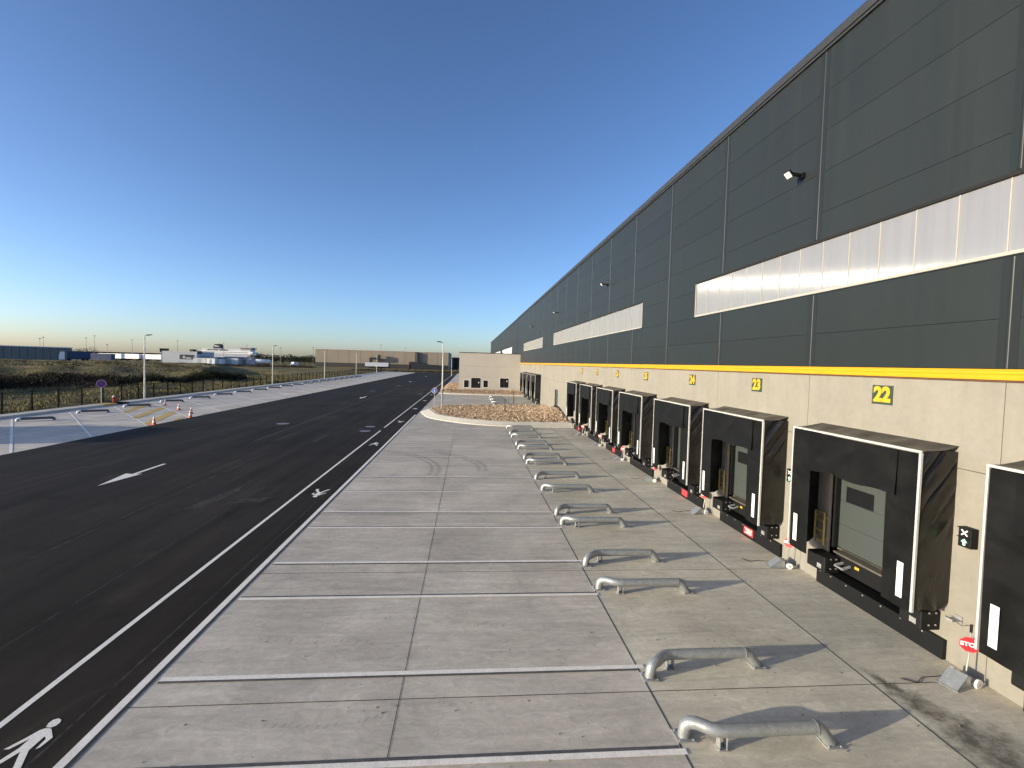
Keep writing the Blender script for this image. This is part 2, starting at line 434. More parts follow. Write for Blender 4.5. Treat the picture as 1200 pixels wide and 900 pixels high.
# ------------------------------------------------------------------ mesh helper
class MB:
    def __init__(s):
        s.v = []; s.f = []
    def add(s, vs_, fs):
        o = len(s.v)
        s.v += [tuple(p) for p in vs_]
        s.f += [tuple(i + o for i in f) for f in fs]
        return s
    def box(s, x0, x1, y0, y1, z0, z1):
        vs_ = [(x, y, z) for z in (z0, z1) for y in (y0, y1) for x in (x0, x1)]
        return s.add(vs_, [(0, 2, 3, 1), (4, 5, 7, 6), (0, 1, 5, 4), (2, 6, 7, 3), (0, 4, 6, 2), (1, 3, 7, 5)])
    def obox(s, c, ax, hx, hy, hz):
        """box with axis frame ax (3 vectors)"""
        c = Vector(c)
        vs_ = [c + ax[0] * (hx * a) + ax[1] * (hy * b2) + ax[2] * (hz * d) for d in (-1, 1) for b2 in (-1, 1) for a in (-1, 1)]
        return s.add(vs_, [(0, 2, 3, 1), (4, 5, 7, 6), (0, 1, 5, 4), (2, 6, 7, 3), (0, 4, 6, 2), (1, 3, 7, 5)])
    def bar(s, p, q, w, h=None, upv=(0, 0, 1)):
        p, q = Vector(p), Vector(q)
        h = h or w
        d = (q - p); L = d.length; d.normalize()
        u = Vector(upv)
        if abs(d.dot(u)) > 0.95:
            u = Vector((0, 1, 0))
        a = d.cross(u).normalized(); b2 = a.cross(d)
        return s.obox((p + q) / 2, (d, a, b2), L / 2, w / 2, h / 2)
    def tube(s, pts, r, n=10, cap=True):
        pts = [Vector(p) for p in pts]
        rs = r if isinstance(r, (list, tuple)) else [r] * len(pts)
        rings = []
        prev = None
        for i, p in enumerate(pts):
            if i == 0: t = pts[1] - p
            elif i == len(pts) - 1: t = p - pts[i - 1]
            else: t = (pts[i + 1] - p).normalized() + (p - pts[i - 1]).normalized()
            t.normalize()
            if prev is None:
                ref = Vector((0, 0, 1)) if abs(t.z) < 0.9 else Vector((0, 1, 0))
                a = t.cross(ref).normalized()
            else:
                a = (prev - t * prev.dot(t)).normalized()
            prev = a
            b2 = t.cross(a)
            rings.append([p + (a * math.cos(2 * math.pi * k / n) + b2 * math.sin(2 * math.pi * k / n)) * rs[i] for k in range(n)])
        vs_ = [q for rg in rings for q in rg]
        fs = []
        for i in range(len(pts) - 1):
            for k in range(n):
                fs.append((i * n + k, i * n + (k + 1) % n, (i + 1) * n + (k + 1) % n, (i + 1) * n + k))
        if cap:
            fs.append(tuple(range(n - 1, -1, -1)))
            fs.append(tuple((len(pts) - 1) * n + k for k in range(n)))
        return s.add(vs_, fs)
    def lathe(s, prof, c=(0, 0, 0), n=16):
        """profile [(r,z)] about the vertical through c"""
        vs_ = [(c[0] + r * math.cos(2 * math.pi * k / n), c[1] + r * math.sin(2 * math.pi * k / n), c[2] + z) for r, z in prof for k in range(n)]
        fs = []
        for i in range(len(prof) - 1):
            for k in range(n):
                fs.append((i * n + k, i * n + (k + 1) % n, (i + 1) * n + (k + 1) % n, (i + 1) * n + k))
        fs.append(tuple(range(n - 1, -1, -1)))
        fs.append(tuple((len(prof) - 1) * n + k for k in range(n)))
        return s.add(vs_, fs)
    def poly(s, pts, z=None):
        vs_ = [(p[0], p[1], z) if z is not None else tuple(p) for p in pts]
        return s.add(vs_, [tuple(range(len(vs_)))])
    def extrude(s, pts, vec):
        """closed outline (3D points) extruded by vec"""
        n = len(pts)
        a = [Vector(p) for p in pts]; v2 = Vector(vec)
        vs_ = a + [p + v2 for p in a]
        fs = [tuple(range(n - 1, -1, -1)), tuple(range(n, 2 * n))]
        fs += [(i, (i + 1) % n, n + (i + 1) % n, n + i) for i in range(n)]
        return s.add(vs_, fs)
    def disc(s, c, nrm, r, th, n=24, rot=0.0):
        nrm = Vector(nrm).normalized()
        ref = Vector((0, 0, 1)) if abs(nrm.z) < 0.9 else Vector((0, 1, 0))
        a = ref.cross(nrm).normalized(); b2 = nrm.cross(a)
        pts = [Vector(c) + (a * math.cos(2 * math.pi * k / n + rot) + b2 * math.sin(2 * math.pi * k / n + rot)) * r for k in range(n)]
        return s.extrude(pts, nrm * th)
    def mesh(s, name, mat, smooth=False):
        me = bpy.data.meshes.new(name)
        me.from_pydata([tuple(p) for p in s.v], [], s.f)
        me.materials.append(mat)
        bm = bmesh.new(); bm.from_mesh(me)
        bmesh.ops.recalc_face_normals(bm, faces=bm.faces)
        bm.to_mesh(me); bm.free()
        if smooth:
            me.polygons.foreach_set('use_smooth', [True] * len(me.polygons))
            try:
                me.set_sharp_from_angle(angle=R(42))
            except Exception:
                pass
        me.update()
        return me
    def build(s, name, mat, parent=None, smooth=False, loc=None, bev=0.0):
        o = bpy.data.objects.new(name, s.mesh(name, mat, smooth))
        COL.objects.link(o)
        if parent is not None:
            o.parent = parent
        if loc is not None:
            o.location = loc
        if bev:
            md = o.modifiers.new('edge', 'BEVEL')
            md.width = bev; md.segments = 2; md.limit_method = 'ANGLE'; md.angle_limit = R(40)
        return o

def tag(o, label, cat, group=None):
    o['label'] = label; o['category'] = cat
    if group: o['group'] = group
    return o

def thing(name, label, cat, loc=(0, 0, 0), rz=0.0, group=None):
    o = bpy.data.objects.new(name, None)
    o.empty_display_size = 0.2
    COL.objects.link(o)
    o.location = loc; o.rotation_euler = (0, 0, rz)
    return tag(o, label, cat, group)

def struct(o, kind='structure'):
    o['kind'] = kind
    return o

def dup(root, loc=None, rz=None, label=None):
    c = root.copy(); COL.objects.link(c)
    if loc is not None: c.location = loc
    if rz is not None: c.rotation_euler = (0, 0, rz)
    if label: c['label'] = label
    for ch in list(root.children):
        d = ch.copy(); COL.objects.link(d); d.parent = c
        for g in list(ch.children):
            e = g.copy(); COL.objects.link(e); e.parent = d
    return c

def text_mesh(txt, size, mat, name, offset=0.0, depth=0.004):
    cu = bpy.data.curves.new(name, 'FONT')
    cu.body = txt; cu.size = size; cu.align_x = 'CENTER'; cu.align_y = 'CENTER'
    cu.offset = offset; cu.extrude = depth; cu.resolution_u = 4
    o = bpy.data.objects.new(name, cu); COL.objects.link(o)
    dg = bpy.context.evaluated_depsgraph_get()
    me = bpy.data.meshes.new_from_object(o.evaluated_get(dg))
    bpy.data.objects.remove(o); bpy.data.curves.remove(cu)
    me.materials.clear(); me.materials.append(mat)
    r = bpy.data.objects.new(name, me); COL.objects.link(r)
    return r

def bearing(deg, D):
    """a spot D metres from the yard's terrace on a compass bearing (clockwise from +Y)"""
    return (D * math.sin(R(deg)), D * math.cos(R(deg)))

# ------------------------------------------------------------------ ground
WX = 10.2                       # face of the dock wall
PITCH = 5.42

def hfield(x, y):
    """waste ground beyond the fence: a low plateau with a ragged edge"""
    if x > -42.3:
        return -0.08 if y < 262 else 0.0
    t = min(1.0, (-42.3 - x) / 1.5)
    z = 0.10 * t
    d = math.hypot(x, y); b2 = math.degrees(math.atan2(x, y))
    def ss(a, b_, q):
        q = max(0.0, min(1.0, (q - a) / (b_ - a))); return q * q * (3 - 2 * q)
    wob = 5 * math.sin(b2 * 0.55) + 3.0 * math.sin(b2 * 1.7 + 1) + 1.5 * math.sin(b2 * 4.1)
    plate = ss(118 + wob, 172 + wob * 1.5, d) * (1 - ss(-26.6, -24.6, b2 + 0.6 * math.sin(d * 0.09))) * (1 - ss(250, 290, d))
    z += 2.1 * plate * (1 + 0.10 * math.sin(x * 0.11) * math.sin(y * 0.07))
    far = ss(60, 90, d) * (1 - ss(240, 300, d))
    z += far * (0.28 * math.sin(x * 0.19 + 0.6 * math.sin(y * 0.11)) * math.sin(y * 0.14 + 1.0) + 0.14 * math.sin(x * 0.41 + y * 0.33))
    ridge = math.exp(-((d - (98 + 4 * math.sin(b2 * 0.8))) / 9.0) ** 2) * (1 - ss(-34, -28, b2))
    z += 0.9 * ridge
    z += ss(320, 420, d) * 0.0
    return z

def make_ground():
    xs = [-4000, -2200, -1200, -700, -500, -400, -330] + [-280 + 4 * i for i in range(40)] + [-120 + 2.0 * i for i in range(39)] + [-42.2, -40, -20, 0, 30, 80, 150, 300, 700, 1500, 4000]
    ys = [-300, -150, -60, -20, 0, 20, 30] + [36 + 2.5 * i for i in range(90)] + [265, 275, 290, 320, 400, 550, 800, 1300, 2200, 5000]
    xs = sorted(set(xs)); ys = sorted(set(ys))
    mb = MB()
    nx = len(xs)
    vs_ = [(x, y, hfield(x, y)) for y in ys for x in xs]
    fs = [(j * nx + i, j * nx + i + 1, (j + 1) * nx + i + 1, (j + 1) * nx + i) for j in range(len(ys) - 1) for i in range(nx - 1)]
    mb.add(vs_, fs)
    return struct(mb.build('ground', M['field'], smooth=True))
make_ground()

# paving: asphalt road between two cast concrete yards
mb = MB(); mb.poly([(-26.2, -60), (-5.62, -60), (-5.62, 250), (-26.2, 250)], 0.0)
struct(mb.build('road', M['asphalt']))
mb = MB(); mb.poly([(-5.62, -60), (WX + 0.3, -60), (WX + 0.3, 97), (-5.62, 97)], 0.0)
struct(mb.build('yard', M['slab']))
mb = MB(); mb.poly([(-5.62, 97), (-1.9, 97), (-1.9, 250), (-5.62, 250)], 0.0)
struct(mb.build('far_pavement', M['slab2']))
mb = MB(); mb.poly([(-40.0, -60), (-26.2, -60), (-26.2, 250), (-40.0, 250)], 0.0)
struct(mb.build('parking_bay_slab', M['slab2']))
# kerb along the parking bays, painted yellow by the hydrant
mb = MB()
y = -40.0
while y < 250:
    if not (57.5 < y + 1 < 61):
        mb.box(-41.35, -40.0, y + 0.006, y + 1.994, -0.1, 0.17)
    y += 2.0
struct(mb.build('kerb', M['kerb'], bev=0.02))
mb = MB()
for y in (58.0, 60.0):
    mb.box(-41.35, -40.0, y + 0.006, y + 1.994, -0.1, 0.17)
struct(mb.build('yellow_kerb', M['paint_y'], bev=0.02))
mb = MB(); mb.poly([(-42.3, -40), (-41.35, -40), (-41.35, 250), (-42.3, 250)], 0.10)
struct(mb.build('grass_verge', M['field']))

# ------------------------------------------------------------------ joints and painted lines
def strip_x(mb, x0, x1, y0, y1, z):
    mb.poly([(x0, y0), (x1, y0), (x1, y1), (x0, y1)], z)
mb = MB()
for x, w in ((-1.08, 0.013), (3.5, 0.022), (7.92, 0.022)):
    strip_x(mb, x - w / 2, x + w / 2, -20, 46, 0.004)
for k in range(-3, 8):
    y = 8.59 + 5.3 * k
    strip_x(mb, -5.6, WX, y - 0.008, y + 0.008, 0.008)
for y in (70, 75.4, 80.8, 86.2):
    strip_x(mb, -5.6, WX, y - 0.012, y + 0.012, 0.004)
strip_x(mb, -5.66, -5.60, -40, 250, 0.008)
struct(mb.build('expansion_joint', M['joint']))
mb = MB()
for k in range(-2, 40):
    y = 32 + 5.5 * k
    strip_x(mb, -40, -26.2, y - 0.012, y + 0.012, 0.004)
strip_x(mb, -33.4, -33.37, -20, 250, 0.008)
struct(mb.build('parking_bay_joint', M['joint']))

LANES = [(3.98, 7.17), (9.33, 12.42), (14.6, 17.67), (19.51, 22.6), (25.51, 28.75), (30.88, 33.8), (36.05, 39.17), (41.5, 44.4)]
paint = MB(); seal = MB()
for i, (a, b2) in enumerate(LANES):
    for y, s in ((a, -1), (b2, 1)):
        x1 = 3.5 + rnd.uniform(0.02, 0.2)
        strip_x(paint, -5.50, x1, y - 0.06, y + 0.06, 0.012)
        strip_x(seal, -5.50, 3.46, *((y + 0.066, y + 0.125) if s > 0 else (y - 0.125, y - 0.066)), 0.012)
strip_x(paint, -5.82, -5.67, -30, 55.0, 0.004)            # edge line beside the walkway
strip_x(paint, -7.36, -7.24, -30, 42.25, 0.004)
strip_x(paint, -7.36, -7.24, 44.1, 236, 0.004)
for y in (66.6, 87.9):
    pass
struct(paint.build('bay_line', M['paint']))
struct(seal.build('sealer_strip', M['sealer']))

# angled bays on the far side
mb = MB()
d = Vector((12.5, -14.75, 0)).normalized(); nrm = Vector((d.y, -d.x, 0)) * 0.07
for k in range(-3, 30):
    y0 = 57.7 + 6.1 * k
    a = Vector((-38.9, y0 + 0.1, 0))
    t = (-26.25 - a.x) / d.x
    b2 = a + d * t
    if k == 1:
        b2 = a + d * (t * 0.98)
    mb.poly([(a + nrm)[:2], (b2 + nrm)[:2], (b2 - nrm)[:2], (a - nrm)[:2]], 0.012)
struct(mb.build('parking_line', M['paint']))
mb = MB()
def line3(x): return 57.7 - (x + 38.9) * 1.18
for s in (-35.0, -31.1, -27.5):
    a = (s, line3(s) + 0.15); b2 = (s - 3.2, line3(s - 3.2) + 6.1 - 0.15)
    mb.poly([a, (a[0] + 1.25, a[1] - 1.5), (b2[0] + 1.25, b2[1] - 1.5), b2], 0.012)
mb.poly([(-26.9, 49.4), (-26.9, 48.2), (-26.3, 46.4), (-26.3, 47.6)], 0.012)
struct(mb.build('hatching', M['paint_y']))

# lane arrows, manhole covers, walking figures
mb = MB()
for y0, s in ((23.3, 1), (76.3, 1), (139, 1), (190, 1)):
    mb.poly([(-16.4, y0), (-16.02, y0 + 2.45), (-16.26, y0 + 2.35), (-16.26, y0 + 4.8), (-16.44, y0 + 4.8), (-16.44, y0 + 2.35), (-16.80, y0 + 2.45)], 0.004)
struct(mb.build('lane_arrow', M['paint']))
mb = MB()
for x, y, r in ((-16.5, 45.6, 0.55), (-16.3, 117, 0.6), (-8.5, 41.8, 0.45), (-8.6, 44.6, 0.45), (-18, 95, 0.5), (-8.6, 90, 0.5)):
    mb.poly([(x + r * math.cos(k * math.pi / 10), y + r * math.sin(k * math.pi / 10)) for k in range(20)], 0.004)
struct(mb.build('manhole_cover', pbr('cover_iron', (0.24, 0.23, 0.22), 0.6, var=0.15, scale=6, ws=True)))
HEAD = [(-0.064, 0.501), (-0.097, 0.593), (-0.084, 0.664), (-0.028, 0.695), (0.043, 0.662), (0.073, 0.593), (0.067, 0.527), (0.019, 0.488)]
BODY = [(0.018, 0.475), (-0.061, 0.476), (-0.108, 0.438), (-0.166, 0.307), (-0.303, 0.059), (-0.227, 0.062), (-0.104, 0.257), (-0.104, 0.078),
        (-0.172, -0.145), (-0.30, -0.42), (-0.215, -0.44), (-0.11, -0.217), (-0.024, 0.001), (0.13, -0.297), (0.155, -0.50), (0.255, -0.50), (0.24, -0.303),
        (0.077, 0.025), (0.077, 0.302), (0.139, 0.245), (0.152, 0.042), (0.193, 0.077), (0.216, 0.272), (0.057, 0.454)]
mb = MB()
for i, y0 in enumerate((7.7, 22.4, 35.35, 48.7, 61.9, 75.0, 88.0, 101.0)):
    f = 1 if i % 2 == 0 else -1
    for pg in (HEAD, BODY):
        mb.poly([(-6.5 + f * px * (1.0 if i == 0 else 1.15), y0 + f * py * (1.0 if i == 0 else 1.15)) for px, py in pg], 0.004)
struct(mb.build('walking_figure_mark', M['paint']))

# tyre tracks and scuffs
def arc_strip(mb, c, r, a0, a1, w, z, n=26):
    o = [(c[0] + (r + w / 2) * math.cos(a0 + (a1 - a0) * k / n), c[1] + (r + w / 2) * math.sin(a0 + (a1 - a0) * k / n)) for k in range(n + 1)]
    i = [(c[0] + (r - w / 2) * math.cos(a0 + (a1 - a0) * k / n), c[1] + (r - w / 2) * math.sin(a0 + (a1 - a0) * k / n)) for k in range(n + 1)]
    for k in range(n):
        mb.poly([o[k], o[k + 1], i[k + 1], i[k]], z)
mb = MB()
for c, r, a0, a1 in (((-8.0, 27.0), 6.1, -0.2, 1.2), ((-8.0, 27.0), 6.5, -0.2, 1.2), ((-4.5, 27.5), 5.2, -0.1, 1.1), ((-4.5, 27.5), 5.6, -0.1, 1.1)):
    arc_strip(mb, c, r, a0, a1, 0.22, 0.016)
for x0, y0, n, dx in ((-4.3, 10.55, 15, 0.17), (-3.2, 8.0, 9, 0.14), (-1.6, 8.1, 5, 0.13), (0.3, 11.0, 6, 0.12)):
    for k in range(n):
        x = x0 + dx * k + rnd.uniform(-0.03, 0.03); y = y0 + 0.05 * math.sin(k * 0.8) - 0.012 * k * (n > 10) + rnd.uniform(-0.03, 0.03)
        mb.poly([(x, y - 0.05), (x + 0.05, y - 0.03), (x + 0.09, y + 0.07), (x + 0.03, y + 0.06)], 0.016)
struct(mb.build('tyre_track', M['film']))
mb = MB()
for c, r, a0, a1 in (((-36, 60), 14.0, -0.75, 0.05), ((-36, 60), 14.4, -0.75, 0.05)):
    arc_strip(mb, c, r, a0, a1, 0.16, 0.004)
for x, y0, y1, w in ((-12.4, 15, 32, 0.10), (-9.2, 9, 20, 0.05), (-6.2, 7, 26, 0.05), (-10.9, 36, 40, 0.35), (-14.9, 40, 44, 0.3)):
    strip_x(mb, x - w / 2, x + w / 2, y0, y1, 0.004)
mb.poly([(-10.9, 19.8), (-10.3, 20.0), (-10.0, 22.6), (-10.25, 23.4), (-10.5, 22.4)], 0.008)
mb.poly([(-9.6, 20.6), (-8.3, 20.9), (-8.2, 21.6), (-9.4, 21.3)], 0.008)
mb.poly([(-13.9, 36.5), (-13.5, 36.6), (-13.3, 40.4), (-13.7, 40.0)], 0.008)
struct(mb.build('road_scuff', M['pale']))
mb = MB()
mb.poly([(-11.3, 20.2), (-10.95, 20.2), (-10.55, 23.0), (-10.4, 25.0), (-10.9, 24.4)], 0.008)
mb.poly([(-9.3, 21.8), (-8.1, 21.9), (-8.1, 22.5), (-9.2, 22.4)], 0.008)
struct(mb.build('oil_patch', M['film']))
mb = MB()
for k in range(27):
    x = -15.2 + 0.3 * k
    strip_x(mb, x, x + 0.14, 63.7 - 0.02 * k, 64.0 - 0.02 * k, 0.008)
strip_x(mb, -22, -15.4, 65.4, 65.5, 0.008)
struct(mb.build('slot_drain', M['pale']))
mb = MB()
for x, w, y0 in ((-14.95, 0.16, 36), (-19.2, 0.04, -30)):
    strip_x(mb, x - w / 2, x + w / 2, y0, 250, 0.004)
struct(mb.build('asphalt_seam', M['joint']))

# loose chippings swept about the yard
mb = MB()
for k in range(260):
    x, y = rnd.uniform(-5.3, 9.6), 6.5 + 26 * rnd.random() ** 1.6
    r = rnd.uniform(0.008, 0.026)
    a = rnd.uniform(0, 6.28)
    p = [(x + r * rnd.uniform(.7, 1.3) * math.cos(a + i * 1.26), y + r * rnd.uniform(.7, 1.3) * math.sin(a + i * 1.26), 0.0) for i in range(5)]
    mb.add(p + [(x + r * 0.2, y, r * rnd.uniform(.6, 1.0))], [(i, (i + 1) % 5, 5) for i in range(5)])
struct(mb.build('chippings', M['pebble']), 'stuff')

# ------------------------------------------------------------------ rubble beds with kerbs
def smooth_poly(pts, n=6):
    out = []
    for i in range(len(pts) - 1):
        p0 = Vector(pts[max(i - 1, 0)]); p1 = Vector(pts[i]); p2 = Vector(pts[i + 1]); p3 = Vector(pts[min(i + 2, len(pts) - 1)])
        for k in range(n):
            t = k / n
            out.append(0.5 * ((2 * p1) + (p2 - p0) * t + (2 * p0 - 5 * p1 + 4 * p2 - p3) * t * t + (3 * p1 - p0 - 3 * p2 + p3) * t ** 3))
    out.append(Vector(pts[-1]))
    return out

def bed(front, back, height, kerb_w, kerb_h, n_stone, name, hprof):
    """front, back: polylines left to right; a rubble mound between them with a kerb along both"""
    fr = smooth_poly(front, 6); bk = smooth_poly(back, 6)
    n = 36
    def at(pl, t):
        q = t * (len(pl) - 1); i = min(int(q), len(pl) - 2)
        return pl[i].lerp(pl[i + 1], q - i)
    mb = MB(); rows = 12
    P = [[None] * (n + 1) for _ in range(rows + 1)]
    for j in range(rows + 1):
        for i in range(n + 1):
            p = at(fr, i / n).lerp(at(bk, i / n), j / rows)
            P[j][i] = (p.x, p.y, hprof(i / n, j / rows))
    vs_ = [P[j][i] for j in range(rows + 1) for i in range(n + 1)]
    fs = [(j * (n + 1) + i, j * (n + 1) + i + 1, (j + 1) * (n + 1) + i + 1, (j + 1) * (n + 1) + i) for j in range(rows) for i in range(n)]
    # skirt at the back
    k0 = len(vs_)
    vs_ += [(P[rows][i][0], P[rows][i][1] + 0.05, -0.05) for i in range(n + 1)]
    fs += [(rows * (n + 1) + i, rows * (n + 1) + i + 1, k0 + i + 1, k0 + i) for i in range(n)]
    mb.add(vs_, fs)
    struct(mb.build(name, M['bed'], smooth=True))
    sb = MB()
    for _ in range(n_stone):
        u, w = rnd.random(), rnd.random()
        p = at(fr, u).lerp(at(bk, u), w)
        z = hprof(u, w)
        r = rnd.uniform(0.05, 0.125) * rnd.choice((1, 1, 1.35))
        ax = [Vector((rnd.gauss(0, 1), rnd.gauss(0, 1), rnd.gauss(0, 1))).normalized()]
        ax.append(ax[0].cross(Vector((rnd.gauss(0, 1), rnd.gauss(0, 1), rnd.gauss(0, 1)))).normalized())
        ax.append(ax[0].cross(ax[1]))
        c = Vector((p.x, p.y, z + r * 0.25))
        q = [c + ax[0] * r * rnd.uniform(.8, 1.3), c - ax[0] * r * rnd.uniform(.8, 1.3), c + ax[1] * r * rnd.uniform(.5, .9), c - ax[1] * r * rnd.uniform(.5, .9), c + ax[2] * r * rnd.uniform(.4, .7), c - ax[2] * r * rnd.uniform(.4, .7)]
        sb.add(q, [(0, 2, 4), (2, 1, 4), (1, 3, 4), (3, 0, 4), (2, 0, 5), (1, 2, 5), (3, 1, 5), (0, 3, 5)])
    struct(sb.build('rubble', M['stone']), 'stuff')
    for pl, sgn in ((fr, -1), (bk, 1)):
        kb = MB()
        acc = []
        for i, p in enumerate(pl):
            t = (pl[min(i + 1, len(pl) - 1)] - pl[max(i - 1, 0)]).normalized()
            nn = Vector((t.y, -t.x)) * (1 if sgn < 0 else -1)
            acc.append((p, nn))
        w = kerb_w if sgn < 0 else 0.3
        prof = ((-0.02, -0.05), (-0.02, kerb_h), (w * 0.22, kerb_h), (w, 0.05), (w + 0.02, -0.05))
        vs_ = [(p.x + nn.x * a, p.y + nn.y * a, z) for p, nn in acc for a, z in prof]
        m_ = len(prof)
        fs = [(i * m_ + k, i * m_ + k + 1, (i + 1) * m_ + k + 1, (i + 1) * m_ + k) for i in range(len(acc) - 1) for k in range(m_ - 1)]
        fs += [tuple(range(m_)), tuple((len(acc) - 1) * m_ + k for k in range(m_))]
        kb.add(vs_, fs)
        struct(kb.build('bed_kerb', M['kerb']))

def ss(a, b2, q):
    q = max(0.0, min(1.0, (q - a) / (b2 - a))); return q * q * (3 - 2 * q)
bed([(-4.3, 58.6), (-3.7, 55.6), (-2.9, 52.8), (-1.3, 50.6), (0.9, 48.6), (3.6, 47.55), (6.5, 47.4), (10.15, 47.4)],
    [(-4.25, 59.2), (-3.8, 61.8), (-2.4, 64.2), (0.2, 65.0), (3.0, 65.2), (6.0, 65.2), (8.5, 65.2), (10.15, 65.2)], 0.9, 1.25, 0.36, 17000, 'planting_bed',
    lambda u, w: 0.26 + 0.04 * ss(0.0, 0.5, w) * ss(0.02, 0.3, u) + 0.18 * ss(0.45, 0.8, u) * ss(0.0, 0.6, w) + 0.55 * ss(0.8, 1.0, u) * ss(0.0, 0.42, w) * (1 - ss(0.45, 0.85, w)))
bed([(-5.2, 92.6), (-3.0, 91.6), (0.0, 91.0), (3.0, 90.6), (6.5, 90.4), (10.15, 90.2)],
    [(-5.2, 95.4), (-3.0, 96.4), (0.0, 96.8), (3.0, 96.8), (6.5, 96.8), (10.15, 96.8)], 0.6, 0.5, 0.2, 3500, 'planting_bed',
    lambda u, w: 0.10 + 0.55 * ss(0.0, 0.7, w))
bed([(-5.3, 101.0), (-4.6, 99.0), (-3.6, 98.0), (-2.0, 97.6)], [(-5.3, 128), (-4.6, 130), (-3.6, 131), (-2.0, 131.4)], 0.4, 0.3, 0.2, 900, 'planting_bed',
    lambda u, w: 0.15 + 0.25 * ss(0.0, 0.4, u))
# bare membrane strip where the mound meets the wall
mb = MB()
pts = [(WX - 0.03, 47.6 + 0.4 * i, 0.10 + 0.38 * ss(0, 0.5, (0.4 * i + 0.2) / 17.7) + 0.55 * ss(0, 0.42, (0.4 * i + 0.2) / 17.7) * (1 - ss(0.45, 0.85, (0.4 * i + 0.2) / 17.7))) for i in range(26)]
for (x, y, z), (x2, y2, z2) in zip(pts, pts[1:]):
    mb.add([(WX - 0.03, y, z - 0.2), (WX - 0.03, y2, z2 - 0.2), (WX - 0.03, y2, z2 + 0.30), (WX - 0.03, y, z + 0.30)], [(0, 1, 2, 3)])
struct(mb.build('damp_course_strip', M['steelblk']))

# ------------------------------------------------------------------ warehouse
wh = thing('warehouse', 'long dark grey clad logistics warehouse with pale concrete dock wall and yellow band', 'warehouse', (0, 0, 0))
Y0, Y1 = -24.0, 103.4
BAYS = [8.5 + PITCH * k for k in range(-6, 18)]
DOCKS1 = [0.6, 6.0, 11.31, 16.78, 22.0, 27.8, 33.2, 38.65, 44.1]
DOCKS2 = [70.7, 76.1, 81.5, 86.9]
OPEN = [(c - 1.5, c + 1.5, 0.40, 4.0) for c in DOCKS1 + DOCKS2] + [(55.3, 57.3, 1.0, 3.1)]
mb = MB()
TH = 0.30
edges = sorted(set(BAYS + [103.4]))
for a, b2 in zip(edges, edges[1:]):
    a2, b3 = a + 0.007, b2 - 0.007
    ys = sorted({a2, b3} | {e for o in OPEN for e in o[:2] if a2 < e < b3})
    for p, q in zip(ys, ys[1:]):
        op = [o for o in OPEN if o[0] <= (p + q) / 2 <= o[1]]
        zs = [(-0.1, 4.075), (4.088, 5.90)]
        if op:
            zs = [(-0.1, op[0][2]), (op[0][3], 4.075), (4.088, 5.90)]
        for z0, z1 in zs:
            mb.box(WX, WX + TH, p, q, z0, z1)
mb.build('concrete_wall', M['wall'], wh)
mb = MB()
ys = sorted({Y0, Y1} | {e for o in OPEN for e in o[:2]})
for p, q in zip(ys, ys[1:]):
    op = [o for o in OPEN if o[0] <= (p + q) / 2 <= o[1]]
    for z0, z1 in ([(0, op[0][2]), (op[0][3], 5.9)] if op else [(0, 5.9)]):
        mb.box(WX + 0.05, WX + TH + 0.06, p, q, z0, z1)
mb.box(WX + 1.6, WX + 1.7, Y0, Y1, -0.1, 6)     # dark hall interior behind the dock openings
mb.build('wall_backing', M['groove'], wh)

WIN = [(2.6, 21.64), (28.5, 59.2), (68.0, 91.7)]
WZ = (8.32, 9.85)
JZ = [6.16, 7.12, 8.29, 9.47, 10.65, 11.83, 13.01, 14.15, 15.40]
CX = WX - 0.03
mb = MB(); g = 0.0045
for a, b2 in zip(edges, edges[1:]):
    ys = sorted({a, b2} | {e for w in WIN for e in w if a < e < b2})
    for p, q in zip(ys, ys[1:]):
        for z0, z1 in zip(JZ, JZ[1:]):
            zz = sorted({z0, z1} | {z for z in WZ if z0 < z < z1})
            for c0, c1 in zip(zz, zz[1:]):
                inw = any(w[0] < (p + q) / 2 < w[1] for w in WIN) and WZ[0] < (c0 + c1) / 2 < WZ[1]
                if inw: continue
                mb.box(CX, CX + 0.10, p + (g if p == a else 0), q - (g if q == b2 else 0), c0 + (g if c0 == z0 else 0), c1 - (g if c1 == z1 else 0))
mb.build('cladding', M['clad'], wh)
mb = MB(); mb.box(CX + 0.104, CX + 0.2, Y0, Y1, 5.95, 15.4)
mb.build('cladding_backing', M['groove'], wh)
# rounded joint covers
def cover(z0, z1):
    mb = MB(); n = 6; w, h = 0.04, 0.013
    pr = [(CX - 0.0065 - h * math.sin(math.pi * k / n), w * math.cos(math.pi * k / n)) for k in range(n + 1)]
    vs_ = [(x, y, z) for z in (z0, z1) for x, y in pr]
    m_ = n + 1
    mb.add(vs_, [(k, k + 1, m_ + k + 1, m_ + k) for k in range(n)] + [tuple(range(m_)), tuple(range(m_, 2 * m_))])
    mb.box(CX - 0.006, CX - 0.001, -0.19, 0.19, z0, z1)
    return mb.mesh('joint_cover', M['strip'], smooth=True)
full, low, high = cover(6.16, 15.34), cover(6.16, 8.28), cover(9.90, 15.34)
for y in edges[1:-1]:
    for me in ((low, high) if any(w[0] - 0.2 < y < w[1] + 0.2 for w in WIN) else (full,)):
        o = bpy.data.objects.new('joint_cover', me); COL.objects.link(o); o.parent = wh; o.location = (0, y, 0)
